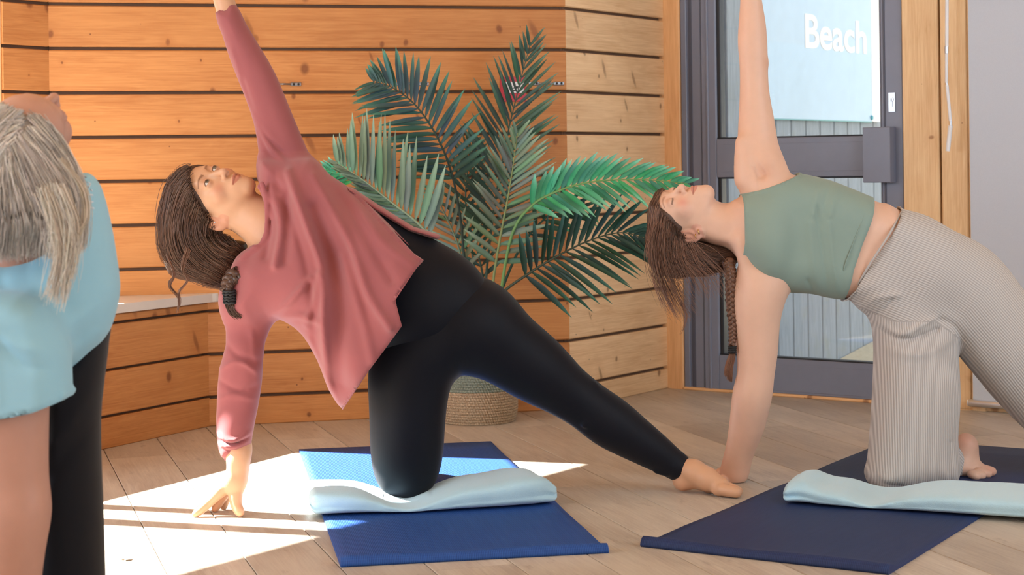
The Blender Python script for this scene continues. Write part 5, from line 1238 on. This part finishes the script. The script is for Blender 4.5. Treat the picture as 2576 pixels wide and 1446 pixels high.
V, Q = solid(bodyB, (lo, hi, 0.007), [(*pxbox(1600, 420, 1872, 650, 5.2, 5.62), 0.0018), (*pxbox(1740, 1150, 1900, 1225, 5.35, 5.8), 0.0028), (*pxbox(2395, 1080, 2520, 1215, 5.35, 5.7), 0.0028)])
V[:, 2] = np.maximum(V[:, 2], 0.0015)
T = HB.tint(V, (0.80, 0.55, 0.55), (0.62, 0.5, 0.45), True, 1.0, 0.85)
T = tone(V, [(A3(2430, 1112, 5.5), 0.03, (0.98, 0.72, 0.7), 0.7), (A3(2490, 1184, 5.47), 0.025, (0.98, 0.72, 0.68), 0.7), (A3(1925, 160, YB+0.03), 0.02, (0.9, 0.76, 0.72), 0.5), (A3(1926, 432, YB-0.06), 0.028, (0.78, 0.66, 0.6), 0.55), (A3(1830, 1200, 5.48), 0.06, (1.0, 0.82, 0.78), 0.6)], T)
mesh_obj('body', fast_mesh('body', V, Q, True, T), M['skin_b'], pb_)
HB.eyes(pb_, (0, 1, -0.3), (0.3, 0.25, 0.2))
def topB(g):
    g.poly(torsoB, 0.0); g.ell(A3(1940, 600, YB-0.075), np.eye(3), (0.058, 0.064, 0.105), 0.04)
lo, hi = pxbox(1810, 420, 2360, 780, 5.16, 5.56)
V, Q = solid(topB, (lo, hi, 0.0045))
V, Q = clip_outline(V, Q, [(1869, 489), (1915, 478), (1960, 462), (2009, 442), (2060, 400), (2230, 400), (2202, 500), (2188, 545), (2160, 615), (2138, 680), (2127, 754), (2120, 790), (1985, 790), (1962, 737), (1915, 722), (1884, 694), (1866, 650), (1871, 610), (1870, 560)], YB-0.05, 0.0075)
garment('crop_top', V, Q, M['olive'], pb_, 0.003)
v, q = tubes([(catmull([A3(x, y, torsoB.front(A3(x, y, YB)[0], A3(x, y, YB)[2], 0.0026)) for x, y in [(2184, 505), (2172, 545), (2146, 612), (2122, 680), (2110, 742)]], 24), 0.0018)], 6); mesh_obj('seam', fast_mesh('seam', v, q), M['olive'], pb_)
# ribbed trousers
legB = [(2390, 700, 105, YB+0.03), (2440, 748, 105, YB+0.04), (2522, 850, 100, YB+0.05), (2604, 955, 96, YB+0.07), (2700, 1050, 94, YB+0.09), (2790, 1145, 95, YB+0.11)]
def trouB(g):
    g.poly(hipB, 0.0); g.chain(chain_px(legB), 0.03); g.ell(A3(2330, 680, YB+0.02), np.eye(3), (0.13, 0.14, 0.12), 0.05)
    g.chain(chain_px([(2290, 1170, 60, YB+0.02), (2330, 1168, 58, YB+0.10), (2378, 1164, 50, YB+0.14)]), 0.02)
lo, hi = pxbox(2080, 480, 2830, 1260, 5.1, 5.7)
V, Q = solid(trouB, (lo, hi, 0.0045)); V[:, 2] = np.maximum(V[:, 2], 0.012)
V, Q = clip_outline(V, Q, [(2271, 528), (2236, 588), (2180, 672), (2134, 755), (2050, 800), (2050, 1400), (3200, 1400), (3200, 300), (2290, 300)], YB-0.05, 0.006)
# rib direction: along the hip and the stretched leg, upright on the kneeling leg
axp = np.array([(W(x, y, YB).x, W(x, y, YB).z) for x, y in [(2060, 560), (2200, 636), (2330, 690), (2430, 760), (2530, 870), (2650, 1010), (2850, 1230)]])
def signed(Vx, Vz):
    b = np.full(len(Vx), 1e9); sg_ = np.zeros(len(Vx))
    for a_, b_ in zip(axp[:-1], axp[1:]):
        d_ = b_-a_; L_ = np.hypot(*d_); t_ = np.clip(((Vx-a_[0])*d_[0]+(Vz-a_[1])*d_[1])/L_**2, 0, 1); q_ = np.hypot(Vx-a_[0]-t_*d_[0], Vz-a_[1]-t_*d_[1]); c_ = ((Vx-a_[0])*d_[1]-(Vz-a_[1])*d_[0])/L_
        m_ = q_ < b; b = np.where(m_, q_, b); sg_ = np.where(m_, c_, sg_)
    return sg_
r1 = signed(V[:, 0], V[:, 2]); r2 = V[:, 0]
edge = np.array([(W(x, y, YB).x, W(x, y, YB).z) for x, y in [(2140, 760), (2230, 800), (2330, 800), (2420, 860), (2420, 1300), (2100, 1300)]])
low = seg_dist(V[:, 0], V[:, 2], edge) < 0
rib = np.where(low, r2, r1)
o = garment('trousers', V, Q, M['rib'], pb_, 0.003, {'rib': rib})
# waistband edge and side seam
def frontline(pts, sh, off=0.001): return [A3(x, y, sh.front(A3(x, y, sh.Y)[0], A3(x, y, sh.Y)[2], off)) for x, y in pts]
v, q = tubes([(catmull(frontline([(2269, 532), (2236, 590), (2182, 674), (2140, 748)], hipB), 20), 0.0035)], 8); mesh_obj('waistband', fast_mesh('waistband', v, q, True, None, {'rib': np.zeros(len(v))}), M['rib'], pb_)
v, q = tubes([(catmull(frontline([(2395, 850), (2385, 950), (2372, 1060), (2362, 1140), (2366, 1200)], hipB, -0.0005), 24), 0.0014)], 6); mesh_obj('seam', fast_mesh('seam', v, q, True, None, {'rib': np.full(len(v), 0.0066)}), M['rib'], pb_)
# hair
hairB = Shape([(1672, 474), (1645, 520), (1631, 585), (1633, 640), (1655, 690), (1715, 690), (1780, 684), (1842, 672), (1858, 645), (1848, 616), (1800, 606), (1755, 604), (1722, 600), (1705, 575), (1690, 545), (1676, 510)], YB+0.07, 0.045, 0.08, smooth=2)
def hairfB(g):
    g.poly(hairB, 0.0); HB.cap(g, 0.007, ((0, 0.105, -0.040), (0.078, 0.100, 0.089)))
lo, hi = pxbox(1600, 440, 1880, 720, 5.2, 5.7)
V, Q, GHB = solid_map(hairfB, lo, hi, 0.004, HB); hb = mesh_obj('hair', fast_mesh('hair', V, Q, True, np.tile(np.array([0.5, 0.46, 0.46]), (len(V), 1))), M['hair_b'], pb_)
gB = [[(1667, 474), (1652, 490), (1638, 550), (1630, 600), (1634, 645), (1662, 682), (1700, 692)], [(1652, 497), (1644, 520), (1645, 565), (1642, 610), (1652, 655), (1690, 684), (1740, 690)], [(1657, 527), (1654, 553), (1659, 590), (1664, 628), (1690, 662), (1740, 681), (1790, 684)], [(1686, 558), (1682, 578), (1682, 608), (1702, 642), (1745, 664), (1800, 676), (1835, 672)], [(1712, 587), (1712, 602), (1718, 622), (1750, 640), (1795, 652), (1832, 656), (1846, 655)], [(1748, 608), (1770, 618), (1800, 628), (1825, 636), (1842, 640), (1850, 645)]]
strands('hair_strands', [on(GHB, hairB, g) for g in gB], 1300, 0.0009, M['hair_b'], hb, (0.95, 0.9, 0.9), 0.005, 18, 21, 0.45)
strands('hair_strands', [on(GHB, hairB, g, 0.006) for g in gB[:4]], 260, 0.0008, M['hair_b'], hb, (1.8, 1.65, 1.6), 0.006, 18, 22, 0.3)
def hang(pts, Y): return [A3(x, y, Y) for x, y in pts]
strands('loose_strands', [hang(p, 5.30) for p in ([(1650, 560), (1632, 620), (1640, 690), (1668, 760)], [(1655, 560), (1645, 640), (1665, 720), (1700, 790)], [(1668, 580), (1662, 650), (1690, 730), (1725, 800)], [(1680, 590), (1690, 660), (1720, 720), (1760, 770)])], 170, 0.0007, M['hair_b'], hb, (1.3, 1.15, 1.05), 0.010, 18, 23, 0.4)
strands('loose_strands', [hang(p, 5.29) for p in ([(1700, 600), (1700, 650), (1720, 700), (1740, 740)], [(1720, 610), (1740, 660), (1780, 700), (1800, 740)], [(1750, 610), (1790, 650), (1830, 690), (1850, 730)])], 90, 0.0006, M['hair_b'], hb, (1.5, 1.35, 1.25), 0.010, 16, 24, 0.4)
strands('loose_strands', [hang(p, 5.30) for p in ([(1712, 760), (1724, 790), (1722, 820), (1712, 845)], [(1716, 760), (1728, 788), (1724, 815), (1716, 835)])], 8, 0.0006, M['hair_b'], hb, (1.8, 1.5, 1.3), 0.002, 12, 25)
braid('braid', [A3(1832, 655, 5.36), A3(1838, 700, 5.345), A3(1838, 760, 5.34), A3(1843, 820, 5.34), A3(1842, 868, 5.34)], 0.020, M['hair_b'], hb, (0.95, 0.85, 0.8), 13)
tv = [(np.array(W(1842, 872+q*5, 5.34))+np.stack([0.0115*np.cos(np.linspace(0, 6.283, 18)), 0.0105*np.sin(np.linspace(0, 6.283, 18)), 0*np.linspace(0, 1, 18)], 1), 0.0026) for q in range(4)]
v, q = tubes(tv, 6); mesh_obj('hair_tie', fast_mesh('hair_tie', v, q), M['black'], hb)
strands('braid_tail', [hang(p, 5.34) for p in ([(1836, 888), (1826, 915), (1822, 940)], [(1842, 888), (1834, 925), (1833, 955)], [(1847, 888), (1842, 925), (1840, 960)])], 150, 0.0010, M['hair_b'], hb, (1.5, 1.2, 1.0), 0.002, 10, 26)
for z_, y_ in ((-0.060, -0.008), (-0.048, -0.020)):
    c_ = HB.w(-0.081, y_, z_); an = np.linspace(0, 2*math.pi, 22); v, q = tubes([(c_+0.0075*(np.cos(an)[:, None]*np.array(HB.R[1])+np.sin(an)[:, None]*np.array(HB.R[0])), 0.0012)], 6)
    mesh_obj('earring', fast_mesh('earring', v, q), plain('gold', lin(206, 168, 96), 0.25, 1.0), pb_)

# ---- the near person in the pale blue tee, seen from the crown of the head
YC = 3.5
pc_ = empty('person', G(120, 1672), 'person in pale blue tee and black trousers, blonde hair hanging, nearest the camera', 'person')
HCd = Head(A3(58, 364, YC-0.02), (0.12, -0.98, 0.12), (0.46, 0.15, 0.87), 1.10)
teeC = Shape([(-140, 640), (0, 654), (60, 650), (122, 632), (160, 560), (190, 480), (212, 434), (246, 468), (270, 552), (285, 640), (295, 722), (287, 776), (270, 832), (236, 878), (190, 928), (120, 960), (0, 980), (-140, 980)], YC+0.08, 0.09, 0.13, smooth=2,
    folds=[([(40, 700), (90, 760), (60, 820)], -0.006, 0.012), ([(250, 500), (262, 600), (250, 720)], -0.006, 0.012), ([(120, 860), (200, 810), (270, 760)], 0.008, 0.010), ([(150, 900), (210, 850), (260, 810)], -0.008, 0.010)])
slC = Shape([(-160, 760), (0, 735), (110, 760), (165, 850), (174, 930), (176, 1010), (178, 1090), (60, 1130), (-160, 1140), (-200, 900)], YC-0.09, 0.05, 0.085, smooth=2, folds=[([(0, 800), (60, 850), (160, 880)], 0.006, 0.010), ([(20, 830), (80, 900), (150, 920)], -0.006, 0.010), ([(30, 1000), (25, 900), (20, 830)], 0.004, 0.006)])
armC = [(30, 900, 92, YC-0.08), (26, 1030, 84, YC-0.08), (26, 1130, 82, YC-0.08), (30, 1250, 82, YC-0.08), (34, 1300, 78, YC-0.09), (30, 1400, 68, YC-0.09), (32, 1500, 55, YC-0.08), (38, 1590, 40, YC-0.08)]
def bodyC(g):
    HCd.build(g, False)
    g.cone(HCd.w(0, -0.03, -0.05), A3(30, 640, YC+0.12), 0.062, 0.066, 0.03); g.cone(A3(40, 600, YC+0.1), A3(60, 720, YC+0.1), 0.066, 0.10, 0.04)
    g.chain(chain_px(armC), 0.02); g.poly(teeC, 0.03, 0.012)
    h = YC-0.08
    g.cone(A3(38, 1590, h), A3(50, 1640, h), rpx(40, h), rpx(34, h), 0.015)
    fingers(g, [[(30, 1635, 17, h-0.03), (10, 1655, 14, h-0.05), (-5, 1662, 11, h-0.06)], [(45, 1645, 16, h-0.02), (60, 1662, 12, h-0.06), (64, 1668, 10, h-0.08)], [(60, 1642, 16, h), (88, 1660, 12, h-0.03), (100, 1666, 10, h-0.04)], [(68, 1635, 15, h+0.02), (100, 1652, 11, h+0.01), (115, 1660, 9, h)], [(66, 1625, 14, h+0.04), (95, 1642, 10, h+0.05), (110, 1652, 8, h+0.05)]])
lo, hi = pxbox(-180, 200, 300, 1690, 3.2, 3.85)
V, Q = solid(bodyC, (lo, hi, 0.006), [(*pxbox(-120, 205, 230, 620, 3.28, 3.8), 0.0026)])
V[:, 2] = np.maximum(V[:, 2], 0.002)
mesh_obj('body', fast_mesh('body', V, Q, True, HCd.tint(V, brow=(0.62, 0.52, 0.42))), M['skin_c'], pc_)
HCd.eyes(pc_, (0, 1, 0.1), (0.3, 0.35, 0.4))
def teef(g):
    g.poly(teeC, 0.0); g.poly(slC, 0.035)
    g.cone(A3(30, 620, YC+0.1), A3(40, 560, YC+0.06), 0.075, 0.095, 0.01, '-'); g.ell(A3(10, 628, YC-0.03), np.eye(3), (0.09, 0.09, 0.022), 0.01, '-')
lo, hi = pxbox(-190, 410, 310, 1140, 3.25, 3.78)
V, Q = solid(teef, (lo, hi, 0.005))
V, Q = clip_outline(V, Q, [(-600, 200), (600, 200), (600, 985), (174, 985), (172, 997), (108, 1022), (0, 1043), (-600, 1060)], YC-0.09, 0.0085, lambda V: (V[:, 1] < YC+0.0) | (V[:, 2] < W(100, 985, YC).z))
garment('tee', V, Q, M['blue_tee'], pc_, 0.004)
M['tee_print'] = plain('white_tee_print', lin(206, 214, 222), 0.7)
def dash(x0, y0, x1, y1, wd):
    p = frontline([(x0, y0), (x1, y1)], teeC, 0.003); v, q = tubes([(np.array([p[0], (p[0]+p[1])/2, p[1]]), rpx(wd, YC))], 8); mesh_obj('lettering', fast_mesh('lettering', v, q), M['tee_print'], pc_)
for q in ((219, 521, 236, 524, 2.4), (221, 507, 234, 508, 2.4), (222, 489, 233, 491, 2.2), (228, 477, 232, 480, 2.0), (222, 471, 228, 463, 2.0), (219, 458, 228, 462, 1.8), (211, 442, 216, 446, 1.8)): dash(*q)
legC = Shape([(120, 900), (200, 870), (270, 815), (270, 860), (262, 930), (252, 1010), (249, 1100), (252, 1200), (256, 1300), (262, 1500), (262, 1600), (60, 1600), (60, 1400), (90, 1100)], YC+0.12, 0.09, 0.11, smooth=2, folds=[([(120, 1150), (200, 1050), (245, 980)], 0.006, 0.012), ([(130, 1220), (200, 1120), (250, 1060)], -0.006, 0.012)])
def legfC(g): g.poly(legC, 0.0); g.cone(A3(165, 1560, YC+0.14), A3(165, 1560, YC+0.5), 0.06, 0.045, 0.03)
lo, hi = pxbox(40, 800, 290, 1620, 3.45, 4.1)
V, Q = solid(legfC, (lo, hi, 0.006)); V[:, 2] = np.maximum(V[:, 2], 0.003); garment('trousers', V, Q, M['navy_trousers'], pc_, 0.002)
hairC = Shape([(-160, 330), (-60, 290), (10, 284), (60, 298), (115, 318), (160, 375), (192, 440), (212, 520), (206, 590), (185, 625), (150, 630), (115, 598), (80, 590), (40, 596), (-20, 606), (-160, 610)], YC-0.08, 0.07, 0.075, smooth=2)
def hairfC(g):
    g.poly(hairC, 0.0); HCd.cap(g, 0.007, ((0, 0.115, -0.03), (0.092, 0.135, 0.150)))
lo, hi = pxbox(-170, 220, 240, 680, 3.22, 3.75)
V, Q, GHC = solid_map(hairfC, lo, hi, 0.005, HCd); hc = mesh_obj('hair', fast_mesh('hair', V, Q, True, np.tile(np.array([0.62, 0.6, 0.6]), (len(V), 1))), M['hair_c'], pc_)
gC = [[(60, 298), (-10, 312), (-80, 380), (-110, 500), (-120, 640)], [(40, 330), (-20, 380), (-60, 480), (-70, 640)], [(12, 372), (-12, 440), (-30, 540), (-30, 645)], [(16, 380), (18, 460), (30, 550), (30, 645)], [(24, 368), (50, 450), (80, 550), (75, 640)], [(40, 348), (90, 430), (138, 530), (130, 640)], [(68, 326), (130, 398), (182, 500), (172, 640)], [(100, 312), (158, 380), (206, 490), (198, 620)]]
gC2 = [[(-20, 268), (-70, 330), (-105, 450), (-115, 560)], [(20, 272), (-40, 335), (-85, 470), (-90, 600)], [(56, 286), (0, 350), (-50, 470), (-60, 600)]]
gC3 = [[(70, 290), (118, 350), (186, 455), (190, 600)], [(98, 298), (148, 360), (203, 475), (198, 620)], [(124, 318), (168, 392), (210, 500), (200, 620)]]
GC = [on(GHC, hairC, g, 0.005) for g in gC]
for gg, sd_ in ((gC2, 41), (gC3, 42)): strands('hair_strands', [on(GHC, hairC, g, 0.007) for g in gg], 520, 0.0009, M['hair_c'], hc, (0.98, 0.95, 0.92), 0.006, 18, sd_, 0.45)
strands('hair_strands', GC, 1500, 0.0009, M['hair_c'], hc, (0.95, 0.93, 0.92), 0.006, 18, 31, 0.5)
strands('hair_strands', GC, 420, 0.0008, M['hair_c'], hc, (1.35, 1.33, 1.28), 0.007, 18, 32, 0.2)
strands('loose_strands', [hang(p, 3.33) for p in ([(95, 480), (120, 560), (140, 650), (120, 740)], [(130, 470), (165, 560), (165, 650), (150, 760)], [(160, 470), (190, 560), (190, 640), (170, 700)])], 220, 0.0009, M['hair_c'], hc, (1.2, 1.15, 1.05), 0.009, 18, 33, 0.3)
strands('loose_strands', [hang(p, 3.33) for p in ([(150, 400), (205, 480), (212, 560), (190, 610)], [(155, 400), (212, 470), (220, 540), (205, 570)])], 40, 0.0008, M['hair_c'], hc, (1.0, 0.9, 0.75), 0.003, 18, 34, 0.3)
